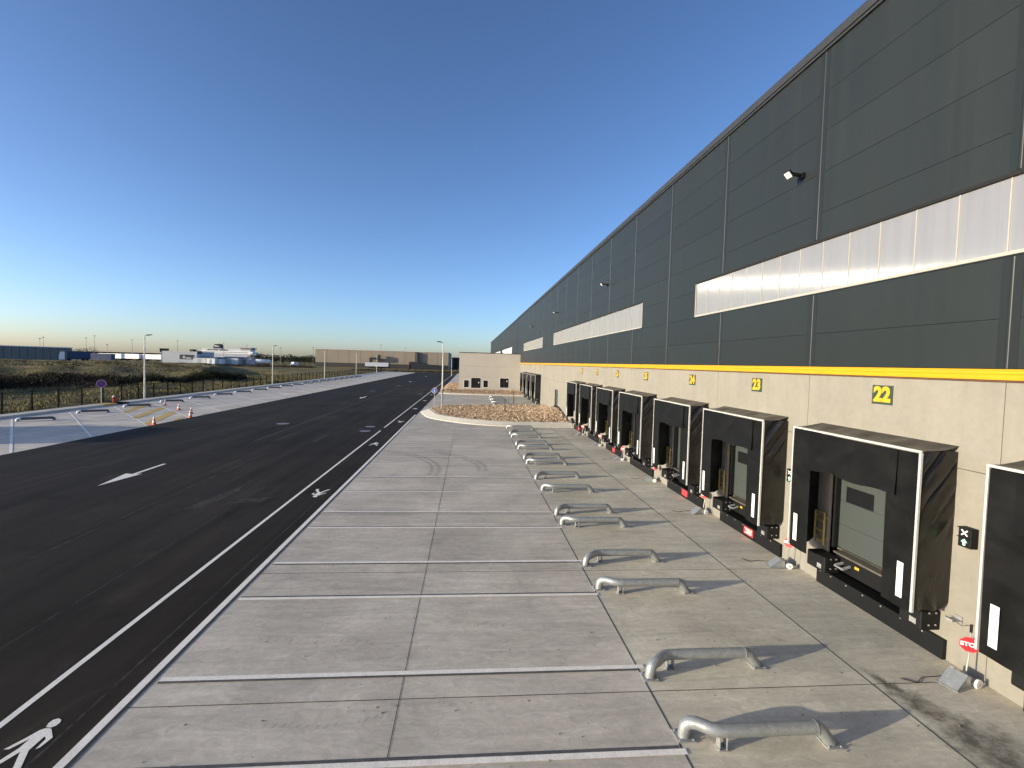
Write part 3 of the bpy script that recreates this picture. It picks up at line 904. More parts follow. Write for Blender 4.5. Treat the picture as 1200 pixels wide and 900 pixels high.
# clerestory strips
for w0, w1 in WIN:
    fr = MB()
    for y in (w0, w1):
        s = 1 if y == w0 else -1
        fr.box(CX - 0.02, CX + 0.08, min(y, y + s * 0.06), max(y, y + s * 0.06), WZ[0], WZ[1])
    fr.box(CX - 0.025, CX + 0.08, w0 + 0.062, w1 - 0.062, WZ[0], WZ[0] + 0.07)
    wobj = fr.build('clerestory_window', M['bar'], wh)
    hd = MB(); hd.box(CX - 0.03, CX + 0.08, w0, w1, WZ[1] - 0.05, WZ[1] + 0.02)
    hd.build('head_shade_strip', M['groove'], wobj)  # black strip painted in for the shadow along the window head
    pn = MB(); n = round((w1 - w0 - 0.12) / 1.0); st = (w1 - w0 - 0.12) / n
    barpos = []
    for i in range(n):
        a = w0 + 0.06 + i * st
        dx = rnd.uniform(-0.004, 0.004)
        pn.add([(CX + 0.03 + dx, a + 0.012, WZ[0] + 0.07), (CX + 0.03 - dx, a + st - 0.012, WZ[0] + 0.07), (CX + 0.03 - dx, a + st - 0.012, WZ[1] - 0.05), (CX + 0.03 + dx, a + 0.012, WZ[1] - 0.05)], [(0, 1, 2, 3)])
        if i:
            barpos.append(a)
    pn.build('polycarbonate_pane', M['poly'], wobj)
    bars = MB(); bars.box(CX + 0.014, CX + 0.06, -0.013, 0.013, WZ[0] + 0.07, WZ[1] - 0.05)
    bme = bars.mesh('glazing_bar', M['bar'])
    for a in barpos:
        o = bpy.data.objects.new('glazing_bar', bme); COL.objects.link(o); o.parent = wobj; o.location = (0, a, 0)
    bk = MB(); bk.box(CX + 0.095, CX + 0.103, w0, w1, WZ[0], WZ[1])
    bk.build('pane_backing', M['white'], wobj)
# parapet trim and roof
mb = MB(); mb.box(WX - 0.14, WX + 0.35, Y0, Y1, 15.42, 15.68); mb.box(WX - 0.10, WX + 0.1, Y0, Y1, 15.34, 15.42)
mb.build('parapet_trim', M['dark'], wh, bev=0.01)
mb = MB(); mb.box(WX + 0.36, 92, Y0, Y1, 15.1, 15.4); mb.box(90, 92, Y0, Y1, 0, 15.1); mb.box(WX + 0.36, 90, Y1 - 0.2, Y1, 0, 15.1); mb.box(WX + 0.36, 90, Y0, Y0 + 0.2, 0, 15.1)
mb.build('roof', M['dark'], wh)
# yellow band with a swaged profile, over a thin red-brown strip
mb = MB()
prof = [(0.0, 5.94), (-0.075, 5.945), (-0.085, 5.99), (-0.062, 6.03), (-0.085, 6.07), (-0.085, 6.10), (-0.05, 6.15), (0.0, 6.155)]
vs_ = [(WX + x - 0.03, y, z) for y in (Y0, Y1) for x, z in prof]; m_ = len(prof)
mb.add(vs_, [(k, k + 1, m_ + k + 1, m_ + k) for k in range(m_ - 1)] + [tuple(range(m_)), tuple(range(m_, 2 * m_))])
mb.build('yellow_band', M['yellow'], wh)
mb = MB(); mb.box(WX - 0.055, WX + 0.2, Y0, Y1, 5.905, 5.938)
mb.build('under_strip', pbr('red_brown_strip', (0.10, 0.045, 0.025), 0.7, var=0.2), wh)
# personnel door up on the mound
mb = MB(); mb.box(WX + 0.10, WX + 0.16, 55.4, 57.2, 1.0, 3.05)
dr = mb.build('door', M['door'], wh)
mb = MB(); mb.box(WX + 0.07, WX + 0.097, 55.62, 55.78, 1.95, 2.05)
mb.build('handle', M['steelblk'], dr)
mb = MB()
mb.box(WX + 0.02, WX + 0.2, 55.30, 55.398, 1.0, 3.1); mb.box(WX + 0.02, WX + 0.2, 57.202, 57.30, 1.0, 3.1); mb.box(WX + 0.02, WX + 0.2, 55.4, 57.2, 3.052, 3.1)
mb.build('door_frame', M['dark'], dr)
# movement joint and the hall beyond it
mb = MB(); mb.box(WX - 0.03, WX + 0.2, 103.42, 104.2, 0, 15.45)
mb.build('movement_joint', M['groove'], wh)
mb = MB()
for y in [104.2 + 5.42 * k for k in range(24)]:
    for z0, z1 in zip(JZ, JZ[1:]):
        mb.box(WX + 0.02, WX + 0.3, y + 0.02, y + 5.40, z0 + 0.008, z1 - 0.008)
    mb.box(WX + 0.04, WX + 0.3, y, y + 5.42, 0, 6.0)
mb.box(WX - 0.06, WX + 0.4, 104.2, 234.2, 15.42, 15.66)
mb.box(WX + 0.2, 92, 104.2, 234.2, 15.0, 15.38)
mb.box(WX + 0.31, 90, 104.3, 234.2, 0, 14.98)
fh = mb.build('far_hall', M['clad'], wh)
for y in [104.2 + 5.42 * k for k in range(1, 24)]:
    o = bpy.data.objects.new('joint_cover', full); COL.objects.link(o); o.parent = wh; o.location = (0.04, y, 0)
mb = MB()
for y0, y1 in ((118, 150), (162, 190)):
    mb.box(WX - 0.01, WX + 0.05, y0, y1, 8.32, 9.85)
mb.build('far_clerestory', M['white'], fh)

# floodlights bolted to the cladding: top-level so that each is picked out
def make_floodlight():
    r = thing('floodlight', '', 'floodlight', (CX, 0, 12.2), 0, 'floodlights on the cladding')
    tl = R(28)
    n = Vector((-math.cos(R(-40)) , 0, -math.sin(R(40)))).normalized()      # outward and down
    a = Vector((0, 1, 0)); u = n.cross(a).normalized()
    hb = MB(); hb.obox(Vector((-0.48, 0, 0.0)), (a, u, n), 0.15, 0.12, 0.03)
    hb.build('housing', M['rubber'], r, bev=0.008)
    hb = MB(); hb.obox(Vector((-0.48, 0, 0.0)) + n * 0.035, (a, u, n), 0.125, 0.095, 0.004)
    hb.build('lamp_glass', M['lamp_on'], r)
    hb = MB(); hb.bar((-0.46, -0.08, 0.03), (-0.08, -0.06, 0.0), 0.035, 0.04); hb.bar((-0.46, 0.08, 0.03), (-0.08, 0.06, 0.0), 0.035, 0.04); hb.box(-0.10, -0.004, -0.10, 0.10, -0.09, 0.06)
    hb.build('bracket', M['steelblk'], r)
    return r
fl = make_floodlight()
for i, (y, lb) in enumerate(((14.64, 'black box floodlight with pale glass, alone high above the big bright window strip'),
                             (36.1, 'black floodlight on the cladding above the middle of the second window strip'),
                             (56.8, 'small black floodlight above the far end of the second window strip'),
                             (78.9, 'tiny floodlight high above the third, small window strip'))):
    o = fl if i == 0 else dup(fl)
    o.location = (CX, y, 12.05); o['label'] = lb

# ------------------------------------------------------------------ docks
NAMES = ['', 'twenty-one', 'twenty-two', 'twenty-three', 'twenty-four', 'twenty-five', 'twenty-six', 'twenty-seven', 'twenty-eight']

def wrinkle_side(y, sgn, seed):
    """fabric flank of a shelter, at local y, between wall and front frame, sagging with creases"""
    r2 = random.Random(seed)
    nx, nz = 40, 110
    X0, X1 = -0.83, 0.0
    ph = [r2.uniform(0, 6.28) for _ in range(6)]
    mb = MB(); vs_ = []
    for j in range(nz + 1):
        for i in range(nx + 1):
            u, w = i / nx, j / nz
            x = X0 + (X1 - X0) * u
            zb = 1.06 + 0.22 * max(0, u - 0.72) ** 1.5 / 0.148
            z = zb + (4.42 - zb) * w
            env = math.sin(math.pi * min(1, max(0, u))) ** 0.6
            topw = ss(0.35, 1.0, w)
            botw = 1 - ss(0.0, 0.16, w)
            dd = 0.052 * topw * math.sin(9.5 * (u * 1.1 - w * 3.6) + ph[0]) + 0.026 * topw * math.sin(20 * (u * 0.7 - w * 2.0) + ph[1])
            fold = 1 - abs(math.sin(6.0 * (u * 0.9 - w * 2.6) + ph[0]))
            fold2 = 1 - abs(math.sin(11.0 * (u * 0.6 - w * 1.7) + ph[5]))
            dd -= 0.075 * topw * fold ** 5 + 0.045 * topw * fold2 ** 6 * (1 - 0.5 * u)
            dd += 0.028 * botw * math.sin(14 * u + 9 * w + ph[2])
            dd += 0.006 * math.sin(7 * w * 3 + 2.0 * u + ph[3]) + 0.004 * math.sin(15 * w + 6 * u + ph[4])
            dd += 0.02 * math.sin(math.pi * w)
            vs_.append((x, y - sgn * dd * env, z))
    m_ = nx + 1
    mb.add(vs_, [(j * m_ + i, j * m_ + i + 1, (j + 1) * m_ + i + 1, (j + 1) * m_ + i) for j in range(nz) for i in range(nx)])
    return mb

def make_dock(placard=True, seed=1):
    """everything mounted at one loading bay; local origin on the wall face at ground level"""
    r = thing('dock_shelter', '', 'loading dock', (WX, 0, 0), 0, 'docks along the concrete wall')
    H = 2.0; F = -0.85
    for s in (-1, 1):
        wrinkle_side(s * H * 0.995, -s, seed + s).build('side_fabric', M['vinyl'], r, smooth=True)
    # roof fabric
    r2 = random.Random(seed); ph = [r2.uniform(0, 6) for _ in range(4)]
    mb = MB(); nx, ny = 10, 46; vs_ = []
    for j in range(ny + 1):
        for i in range(nx + 1):
            u, w = i / nx, j / ny
            env = math.sin(math.pi * u)
            vs_.append((-0.83 + 0.83 * u, -H + 2 * H * w, 4.42 + 0.12 * u + env * (-0.045 + 0.02 * math.sin(17 * w + 3 * u + ph[0]) + 0.012 * math.sin(41 * w + ph[1]))))
    m_ = nx + 1
    mb.add(vs_, [(j * m_ + i, j * m_ + i + 1, (j + 1) * m_ + i + 1, (j + 1) * m_ + i) for j in range(ny) for i in range(nx)])
    mb.build('roof_fabric', M['vinyl'], r, smooth=True)
    # front edge trim
    mb = MB()
    mb.box(F - 0.015, F + 0.03, -H - 0.012, H + 0.012, 4.385, 4.435)
    mb.box(F - 0.012, F + 0.045, -H - 0.012, -H + 0.038, 1.02, 4.383)
    mb.box(F - 0.012, F + 0.045, H - 0.03, H + 0.012, 1.02, 4.383)
    mb.build('edge_trim', M['alu'], r, bev=0.006)
    # curtains
    for s in (-1, 1):
        y0, y1 = sorted((s * (H - 0.052), s * 1.22))
        mb = MB(); vs_ = []
        for j in range(13):
            for i in range(7):
                vs_.append((F + 0.004 + 0.015 * math.sin(i * 0.9 + j * 0.3 + seed), y0 + (y1 - y0) * i / 6, 1.0 + (4.365 - 1.0) * j / 12))
        mb.add(vs_, [(j * 7 + i, j * 7 + i + 1, (j + 1) * 7 + i + 1, (j + 1) * 7 + i) for j in range(12) for i in range(6)])
        sc_ = mb.build('side_curtain', M['curtain'], r, smooth=True)
        mk = MB(); yc = s * 1.70
        mk.box(F - 0.026, F - 0.018, yc - 0.075, yc + 0.075, 1.22, 1.98)
        mk.build('white_marker', M['white'], sc_)
    mb = MB(); vs_ = []; nh = 28
    for j in range(7):
        for i in range(nh + 1):
            y = -1.48 + 2.96 * i / nh
            z = 4.365 - (1.0 + 0.03 * math.sin(i * 0.45 + seed)) * j / 6
            vs_.append((F - 0.030 - 0.03 * (j / 6) ** 2 + 0.016 * (j / 6) * math.sin(i * 0.55 + seed), y, z))
    mb.add(vs_, [(j * (nh + 1) + i, j * (nh + 1) + i + 1, (j + 1) * (nh + 1) + i + 1, (j + 1) * (nh + 1) + i) for j in range(6) for i in range(nh)])
    mb.build('head_curtain', M['curtain'], r, smooth=True)
    mb = MB()
    for s in (-1, 1):
        mb.box(F + 0.03, F + 0.07, min(s * 1.95, s * 1.9), max(s * 1.95, s * 1.9), 1.05, 4.36)
    mb.build('inner_frame', M['steelblk'], r)
    # sectional door, set back in the opening
    mb = MB(); z = 1.13
    for k in range(4):
        z1 = min(z + 0.66, 3.95)
        mb.box(0.235, 0.29, -1.42, 1.42, z + 0.006, z1 - 0.006)
        z = z1
    mb.box(0.25, 0.28, -1.40, 1.40, 1.2, 3.8)
    dr = mb.build('door', M['door'], r, bev=0.006)
    mb = MB(); mb.box(0.222, 0.234, 0.34, 1.16, 2.50, 2.84)
    wn_ = mb.build('window', M['glass_dk'], dr)
    mb = MB()
    for a, b2, c0, c1 in ((0.30, 0.338, 2.46, 2.88), (1.162, 1.20, 2.46, 2.88), (0.34, 1.16, 2.46, 2.498), (0.34, 1.16, 2.842, 2.88)):
        mb.box(0.216, 0.236, a, b2, c0, c1)
    mb.build('window_frame', M['steelblk'], wn_)
    for s in (-1, 1):
        mb = MB(); mb.box(0.10, 0.228, min(s * 1.42, s * 1.5), max(s * 1.42, s * 1.5), 1.1, 4.0)
        mb.build('door_guide', M['rubber'], r)
    # leveller
    mb = MB(); mb.box(-0.06, 0.23, -1.22, 1.22, 1.05, 1.10); mb.box(0.23, 1.2, -1.45, 1.45, 1.06, 1.115)
    lv = mb.build('dock_leveller', M['deck'], r, bev=0.004)
    mb = MB(); mb.box(0.02, 0.06, -1.2, 1.2, 0.62, 1.04)
    mb.build('leveller_front', M['steelblk'], lv)
    mb = MB(); mb.box(0.012, 0.019, 0.40, 0.54, 0.86, 0.93)
    mb.build('yellow_label', M['numyellow'], lv)
    mb = MB(); mb.box(0.012, 0.019, -0.62, -0.40, 0.84, 0.92)
    mb.build('white_label', M['white'], lv)
    mb = MB(); mb.bar((-0.2, 0.95, 0.80), (0.05, 0.95, 0.86), 0.05); mb.bar((-0.2, 0.7, 0.78), (0.05, 0.7, 0.86), 0.05); mb.bar((-0.2, 0.68, 0.79), (-0.2, 0.97, 0.79), 0.04)
    mb.build('lip_support', M['galvd'], lv)
    # skirt plate and bumpers
    mb = MB(); mb.box(-0.10, -0.003, -2.02, 1.76, 0.0, 0.42); mb.box(-0.0028, 0.33, -1.49, 1.49, 0.403, 0.42)
    sk = mb.build('skirt_plate', M['steelblk'], r, bev=0.006)
    mb = MB()
    for y in (-1.55, -1.0, -0.45, 0.1, 0.65, 1.2, 1.6):
        mb.box(-0.112, -0.101, y - 0.016, y + 0.016, 0.35, 0.382)
    mb.build('bolt_row', M['galvd'], sk)
    if placard:
        mb = MB(); mb.box(-0.115, -0.103, -0.55, 0.02, 0.10, 0.37)
        pl = mb.build('red_placard', M['redlite'], sk)
        mb = MB()
        for k in range(4):
            mb.box(-0.121, -0.1155, -0.50 + 0.03 * (k % 2), -0.04 - 0.05 * (k % 3), 0.30 - 0.05 * k, 0.318 - 0.05 * k)
        mb.build('placard_line', M['farwhite'], pl)
    for s, y0, y1, x0 in ((1, 1.02, 1.72, -0.45), (-1, -1.85, -1.30, -0.45)):
        mb = MB(); mb.box(x0, -0.003, y0, y1, 0.54, 0.97)
        bm_ = mb.build('bumper', M['rubber'], r, bev=0.03)
        mb = MB()
        for z in (0.66, 0.92):
            mb.disc((-0.28, y0 - 0.001, z), (0, -1, 0), 0.02, 0.012, 10); mb.disc((-0.12, y0 - 0.001, z), (0, -1, 0), 0.02, 0.012, 10)
        mb.box(x0 - 0.008, x0 - 0.002, y0 + 0.12, y0 + 0.28, 0.62, 0.74)
        mb.build('bumper_bolt', M['galvd'], bm_)
    # safety ladder rail beside the door
    mb = MB()
    for y in (1.56, 1.92):
        mb.tube([(-0.10, y, 1.12), (-0.10, y, 2.02)], 0.030, 8)
    for z in (1.22, 1.50, 1.78, 2.02):
        mb.tube([(-0.10, 1.56, z), (-0.10, 1.92, z)], 0.026, 8)
    for y in (1.56, 1.92):
        mb.bar((-0.10, y, 1.3), (-0.002, y, 1.3), 0.03); mb.bar((-0.10, y, 1.9), (-0.002, y, 1.9), 0.03)
    mb.build('ladder', M['rail_y'], r, smooth=True)
    return r

dkA = make_dock(False, 3)
dkB = make_dock(True, 9)
DL = {2: 'black dock shelter, wide open, under the yellow on green twenty-two',
      3: 'black dock shelter under number twenty-three, grey door and red placard in view',
      4: 'black dock shelter below sign twenty-four, its grey door half hidden',
      5: 'black dock shelter below sign twenty-five', 6: 'black dock shelter below sign twenty-six',
      7: 'black dock shelter below sign twenty-seven', 8: 'black dock shelter below sign twenty-eight, beside the rubble bed',
      1: 'black dock shelter cut off by the right edge of the picture'}
for i, lb in DL.items():
    o = dkA if i == 2 else (dkB if i == 3 else dup(dkA if i in (1, 5, 7) else dkB))
    o.location = (WX, DOCKS1[i], 0); o['label'] = lb
for c, lb in zip(DOCKS2, ('black dock shelter in the far yard, nearest of the four by the small hall', 'second black dock shelter of the four in the far yard',
                          'third black dock shelter of the four in the far yard', 'fourth black dock shelter in the far yard, against the small hall')):
    o = dup(dkA, (WX, c, 0), None, lb); o['group'] = 'docks in the far yard'

# number signs
SIGN_Y = [11.28, 16.6, 21.65, 27.55, 33.05, 38.4, 43.75]
for k, y in enumerate(SIGN_Y + [69.9, 75.3, 80.7, 86.1]):
    num = 22 + k
    words_ = ['twenty-two', 'twenty-three', 'twenty-four', 'twenty-five', 'twenty-six', 'twenty-seven', 'twenty-eight', 'twenty-nine', 'thirty', 'thirty-one', 'thirty-two'][k]
    r = thing('number_sign', 'green square sign with yellow number %s on the concrete wall' % words_, 'number sign', (WX, y, 5.48), 0, 'dock number signs')
    mb = MB(); mb.box(-0.018, -0.002, -0.30, 0.30, -0.235, 0.235); mb.build('plate', M['numgreen'], r)
    t = text_mesh(str(num), 0.49, M['numyellow'], 'digits', 0.026, 0.003)
    t.parent = r
    t.matrix_local = Matrix(((0, 0, -1, -0.023), (-1, 0, 0, 0), (0, 1, 0, -0.005), (0, 0, 0, 1)))

# dock signals
def make_signal():
    r = thing('traffic_light', '', 'traffic light', (WX, 0, 2.55), 0, 'dock signals')
    mb = MB(); mb.box(-0.17, -0.003, -0.13, 0.13, 0, 0.40); mb.build('housing', M['rubber'], r, bev=0.01)
    mb = MB()
    for s in (-1, 1):
        mb.bar((-0.176, -0.06, 0.295 - 0.055 * s), (-0.176, 0.06, 0.295 + 0.055 * s), 0.026, 0.008, (1, 0, 0))
    mb.build('white_cross', M['white'], r)
    mb = MB(); mb.poly([(-0.176, 0, 0.175), (-0.176, -0.062, 0.11), (-0.176, -0.026, 0.11), (-0.176, -0.026, 0.045), (-0.176, 0.026, 0.045), (-0.176, 0.026, 0.11), (-0.176, 0.062, 0.11)])
    mb.build('green_arrow', M['siggreen'], r)
    mb = MB(); mb.box(-0.21, -0.171, -0.125, 0.125, 0.385, 0.397); mb.box(-0.21, -0.171, -0.125, 0.125, 0.195, 0.205)
    mb.build('visor', M['rubber'], r)
    return r
sg = make_signal()
sg.location = (WX, 8.93, 2.55); sg['label'] = 'black dock signal with white cross over green arrow, beside shelter twenty-two'
dup(sg, (WX, 14.36, 2.55), None, 'black dock signal hidden between shelters twenty-two and twenty-three')

# wheel chocks with their STOP lollipops
def make_chock():
    r = thing('wheel_chock', '', 'wheel chock', (9.75, 0, 0), 0, 'wheel chocks along the dock wall')
    mb = MB()
    mb.extrude([(-0.33, -0.14, 0.01), (0.03, -0.14, 0.01), (0.03, -0.14, 0.20), (-0.06, -0.14, 0.24)], (0, 0.012, 0))
    mb.extrude([(-0.33, 0.14, 0.01), (0.03, 0.14, 0.01), (0.03, 0.14, 0.20), (-0.06, 0.14, 0.24)], (0, 0.012, 0))
    mb.bar((-0.33, 0.0, 0.012), (-0.06, 0.0, 0.24), 0.28, 0.012)
    mb.bar((-0.06, 0.0, 0.24), (0.03, 0.0, 0.20), 0.28, 0.012)
    mb.bar((-0.36, 0.0, 0.008), (0.06, 0.0, 0.008), 0.34, 0.010)
    mb.build('wedge', M['galv'], r)
    for y in (-0.19, 0.19):
        mb = MB(); mb.disc((0.13, y - 0.02, 0.085), (0, 1, 0), 0.085, 0.04, 20)
        w = mb.build('roller', M['white'], r, smooth=True)
        mb = MB(); mb.disc((0.13, y - 0.026, 0.085), (0, 1, 0), 0.022, 0.052, 10); mb.build('hub', M['galvd'], w)
    mb = MB(); mb.tube([(0.13, -0.2, 0.085), (0.13, 0.2, 0.085)], 0.012, 8)
    mb.tube([(0.13, 0, 0.085), (0.20, 0, 0.55), (0.21, 0, 0.98)], 0.014, 8); mb.bar((0.02, 0, 0.12), (0.13, 0, 0.085), 0.03)
    mb.build('handle_bar', M['galv'], r)
    mb = MB(); mb.tube([(0.21, 0, 0.95), (0.212, 0, 1.10)], 0.022, 8); mb.build('grip', M['rubber'], r)
    mb = MB(); n = Vector((-0.80, -0.60, 0.05)).normalized()
    mb.disc(Vector((0.19, 0, 0.72)) + n * 0.014, n, 0.145, 0.008, 8, math.pi / 8)
    sgn = mb.build('stop_disc', M['red'], r)
    t = text_mesh('STOP', 0.105, M['white'], 'lettering', 0.004, 0.001); t.parent = sgn
    a = Vector((0, 0, 1)).cross(n).normalized(); u = n.cross(a)
    p = Vector((0.19, 0, 0.72)) + n * 0.025
    t.matrix_local = Matrix(((a.x, u.x, n.x, p.x), (a.y, u.y, n.y, p.y), (a.z, u.z, n.z, p.z), (0, 0, 0, 1)))
    mb = MB(); mb.tube([(0.21, 0, 1.08), (0.30, 0.18, 0.96), (0.41, 0.5, 0.98)], 0.005, 6)
    mb.build('cable', M['rubber'], r)
    mb = MB(); mb.tube([(-0.10, 0.16, 0.06), (-0.5, 0.3, 0.015), (-0.75, 0.22, 0.015), (-0.9, 0.4, 0.015)], 0.007, 6)
    mb.build('cable', M['rubber'], r)
    return r
ck = make_chock()
CK = [(8.55, 'silver wheel chock with red STOP disc between shelter twenty-two and the picture edge'),
      (14.1, 'wheel chock with red STOP disc between shelters twenty-two and twenty-three'),
      (19.45, 'wheel chock with red STOP disc between shelters twenty-three and twenty-four'),
      (24.95, 'wheel chock with red STOP disc between shelters twenty-four and twenty-five'),
      (30.5, 'wheel chock with red STOP disc between shelters twenty-five and twenty-six'),
      (35.95, 'small wheel chock between shelters twenty-six and twenty-seven'),
      (41.4, 'small wheel chock between shelters twenty-seven and twenty-eight')]
for i, (y, lb) in enumerate(CK):
    o = ck if i == 0 else dup(ck)
    o.scale = (1.12, 1.12, 1.03); o.location = (9.72, y, 0); o['label'] = lb; o.rotation_euler = (0, 0, 0.25 if i == 0 else rnd.uniform(-0.3, 0.3))
hk = MB(); hk.bar((WX - 0.003, 9.08, 0.98), (WX - 0.22, 9.08, 0.99), 0.16, 0.015); hk.bar((WX - 0.22, 9.0, 0.99), (WX - 0.22, 9.16, 0.99), 0.03, 0.05); hk.box(WX - 0.02, WX - 0.002, 9.0, 9.16, 0.9, 1.06)
tag(hk.build('wall_hook', M['galvd']), 'small grey steel hook on the concrete wall holding the chock cable', 'hook')

# ------------------------------------------------------------------ wheel guides
def make_guide():
    r = thing('wheel_guide', '', 'wheel guide', (0, 0, 0), 0, 'wheel guides at the lane ends')
    pts = [Vector(p) for p in ((3.64, 0.27, 0.0), (3.645, 0.27, 0.10), (3.66, 0.265, 0.19), (3.71, 0.245, 0.25), (3.80, 0.20, 0.275), (3.92, 0.10, 0.28), (4.00, 0.04, 0.28), (4.10, 0.005, 0.28), (4.20, 0.0, 0.28))]
    mb = MB(); mb.tube(pts, 0.098, 16); mb.build('flared_end', M['galv'], r, smooth=True)
    mb = MB(); mb.tube([(4.2, 0, 0.28), (5.70, 0, 0.28)], 0.100, 16); mb.build('rail', M['galv'], r, smooth=True)
    mb = MB(); mb.tube([(5.70, 0, 0.28), (5.76, 0, 0.275), (5.82, 0, 0.23), (5.97, 0, 0.02)], 0.098, 16)
    mb.disc((5.697, 0, 0.28), (1, 0, 0), 0.106, 0.012, 16); mb.build('dropped_end', M['galv'], r, smooth=True)
    for c, w in (((3.64, 0.27), 0.15), ((5.98, 0), 0.14), ((4.14, 0), 0.08)):
        mb = MB()
        mb.box(c[0] - w, c[0] + w, c[1] - w, c[1] + w, 0.0, 0.018)
        for a in (-0.75, 0.75):
            for b2 in (-0.75, 0.75):
                mb.disc((c[0] + a * w, c[1] + b2 * w, 0.018), (0, 0, 1), 0.014, 0.02, 8)
        mb.build('foot_plate', M['galvd'], r)
    for x in (4.08, 4.20):
        mb = MB(); mb.box(x, x + 0.012, -0.06, 0.06, 0.018, 0.19); mb.build('support_post', M['galvd'], r)
    return r
gd = make_guide()
def guide(y, s, lb, first=False, grp=None):
    o = gd if first else dup(gd)
    o.location = (0, y, 0); o.scale = (1, s, 1); o['label'] = lb
    if grp: o['group'] = grp
guide(7.22, 1, 'galvanised wheel guide closest to the camera, at the bottom of the picture', True)
w2 = ['twenty-two', 'twenty-three', 'twenty-four', 'twenty-five', 'twenty-six', 'twenty-seven', 'twenty-eight']
for i, (a, b2) in enumerate(LANES[1:]):
    guide(a - 0.06, -1, 'galvanised pipe wheel guide on the near side of the lane facing dock %s' % w2[i])
    guide(b2 + 0.06, 1, 'galvanised pipe wheel guide on the far side of the lane facing dock %s' % w2[i])
for i, c in enumerate(DOCKS2[:3]):
    for s, nm in ((-1, 'near'), (1, 'far')):
        guide(c + s * 1.6, s, 'wheel guide in the far yard, %s side of its %s lane' % (nm, ('first', 'second', 'third')[i]), False, 'wheel guides in the far yard')

# ------------------------------------------------------------------ office annex
an = thing('office_annex', 'low flat-roofed concrete hall with four dark openings at the end of the yard', 'building', (0, 0, 0))
AY = 97.0; AX0, AX1 = -1.86, WX - 0.02
AO = [(-0.93, 0.19, 0.94, 2.53), (0.46, 2.52, 0.84, 3.03), (2.87, 3.95, 1.02, 2.56), (6.15, 8.07, 1.02, 3.08)]
mb = MB()
xs = [AX0, 5.0, AX1]
xe = sorted({AX0, AX1} | {e for o in AO for e in o[:2]})
for z0, z1 in ((3.125, 5.225), (5.24, 7.8)):
    mb.box(AX0, AX1, AY, AY + 0.25, z0, z1)
for p, q in zip(xe, xe[1:]):
    op = [o for o in AO if o[0] <= (p + q) / 2 <= o[1]]
    for z0, z1 in ([(-0.1, op[0][2]), (op[0][3], 3.11)] if op else [(-0.1, 3.11)]):
        mb.box(p, q, AY, AY + 0.25, z0, z1)
for z0, z1 in ((-0.1, 3.11), (3.125, 5.225), (5.24, 7.8)):
    mb.box(AX0, AX0 + 0.25, AY + 0.252, 128, z0, z1)
mb.build('wall', M['annex'], an)
mb = MB(); mb.box(AX0 + 0.05, AX1, AY + 0.26, 128, 7.4, 7.78); mb.box(AX0 + 0.3, AX1, AY + 0.5, AY + 0.6, 0, 7.4)
mb.box(AX0 + 0.02, AX1, AY + 0.02, AY + 0.2, 3.111, 3.124); mb.box(AX0 + 0.02, AX1, AY + 0.02, AY + 0.2, 5.226, 5.239)
mb.build('roof', M['groove'], an)
mb = MB(); mb.box(AX0 - 0.05, AX1, AY - 0.05, AY + 0.35, 7.802, 7.93); mb.box(AX0 - 0.05, AX0 + 0.35, AY + 0.352, 128, 7.802, 7.93)
mb.build('coping', M['dark'], an)
for i, (a, b2, z0, z1) in enumerate(AO):
    mb = MB(); mb.box(a + 0.09, b2 - 0.09, AY + 0.10, AY + 0.14, z0 + 0.09, z1 - 0.09)
    w = mb.build('door' if i in (1, 3) else 'window', M['glass_dk'], an)
    mb = MB()
    mb.box(a, a + 0.088, AY - 0.02, AY + 0.2, z0, z1); mb.box(b2 - 0.088, b2, AY - 0.02, AY + 0.2, z0, z1)
    mb.box(a + 0.09, b2 - 0.09, AY - 0.02, AY + 0.2, z0, z0 + 0.088); mb.box(a + 0.09, b2 - 0.09, AY - 0.02, AY + 0.2, z1 - 0.088, z1)
    mb.build('frame', M['white'], w)
    if i in (1, 3):
        mb = MB(); mb.box(b2 - 0.55, b2 - 0.40, AY + 0.07, AY + 0.098, 1.9 + 0.4 * (i == 3), 2.15 + 0.4 * (i == 3)); mb.build('glint_patch', M['farwhite'], w)  # white patch painted in for a glint on the glass

# ------------------------------------------------------------------ lamps and signs
def make_lamp():
    r = thing('street_lamp', '', 'street lamp', (0, 0, 0), 0, 'lamp posts round the yard')
    mb = MB(); mb.tube([(0, 0, 0), (0, 0, 0.9), (0, 0, 8.1)], [0.13, 0.115, 0.06], 12)
    mb.box(-0.2, 0.2, -0.2, 0.2, -0.1, 0.02); mb.build('pole', M['pole'], r, smooth=True)
    mb = MB(); mb.bar((-0.05, 0, 8.12), (0.35, 0, 8.2), 0.07, 0.06); mb.build('arm', M['galvd'], r)
    mb = MB(); mb.extrude([(0.25, -0.15, 8.15), (0.85, -0.13, 8.25), (0.85, -0.13, 8.33), (0.25, -0.15, 8.29)], (0, 0.29, 0))
    hd = mb.build('lamp_head', M['dark'], r, bev=0.02)
    mb = MB(); mb.extrude([(0.34, -0.11, 8.150), (0.8, -0.10, 8.228), (0.8, -0.10, 8.238), (0.34, -0.11, 8.160)], (0, 0.21, 0)); mb.build('lens', M['lamp_on'], hd)
    return r
lp = make_lamp()
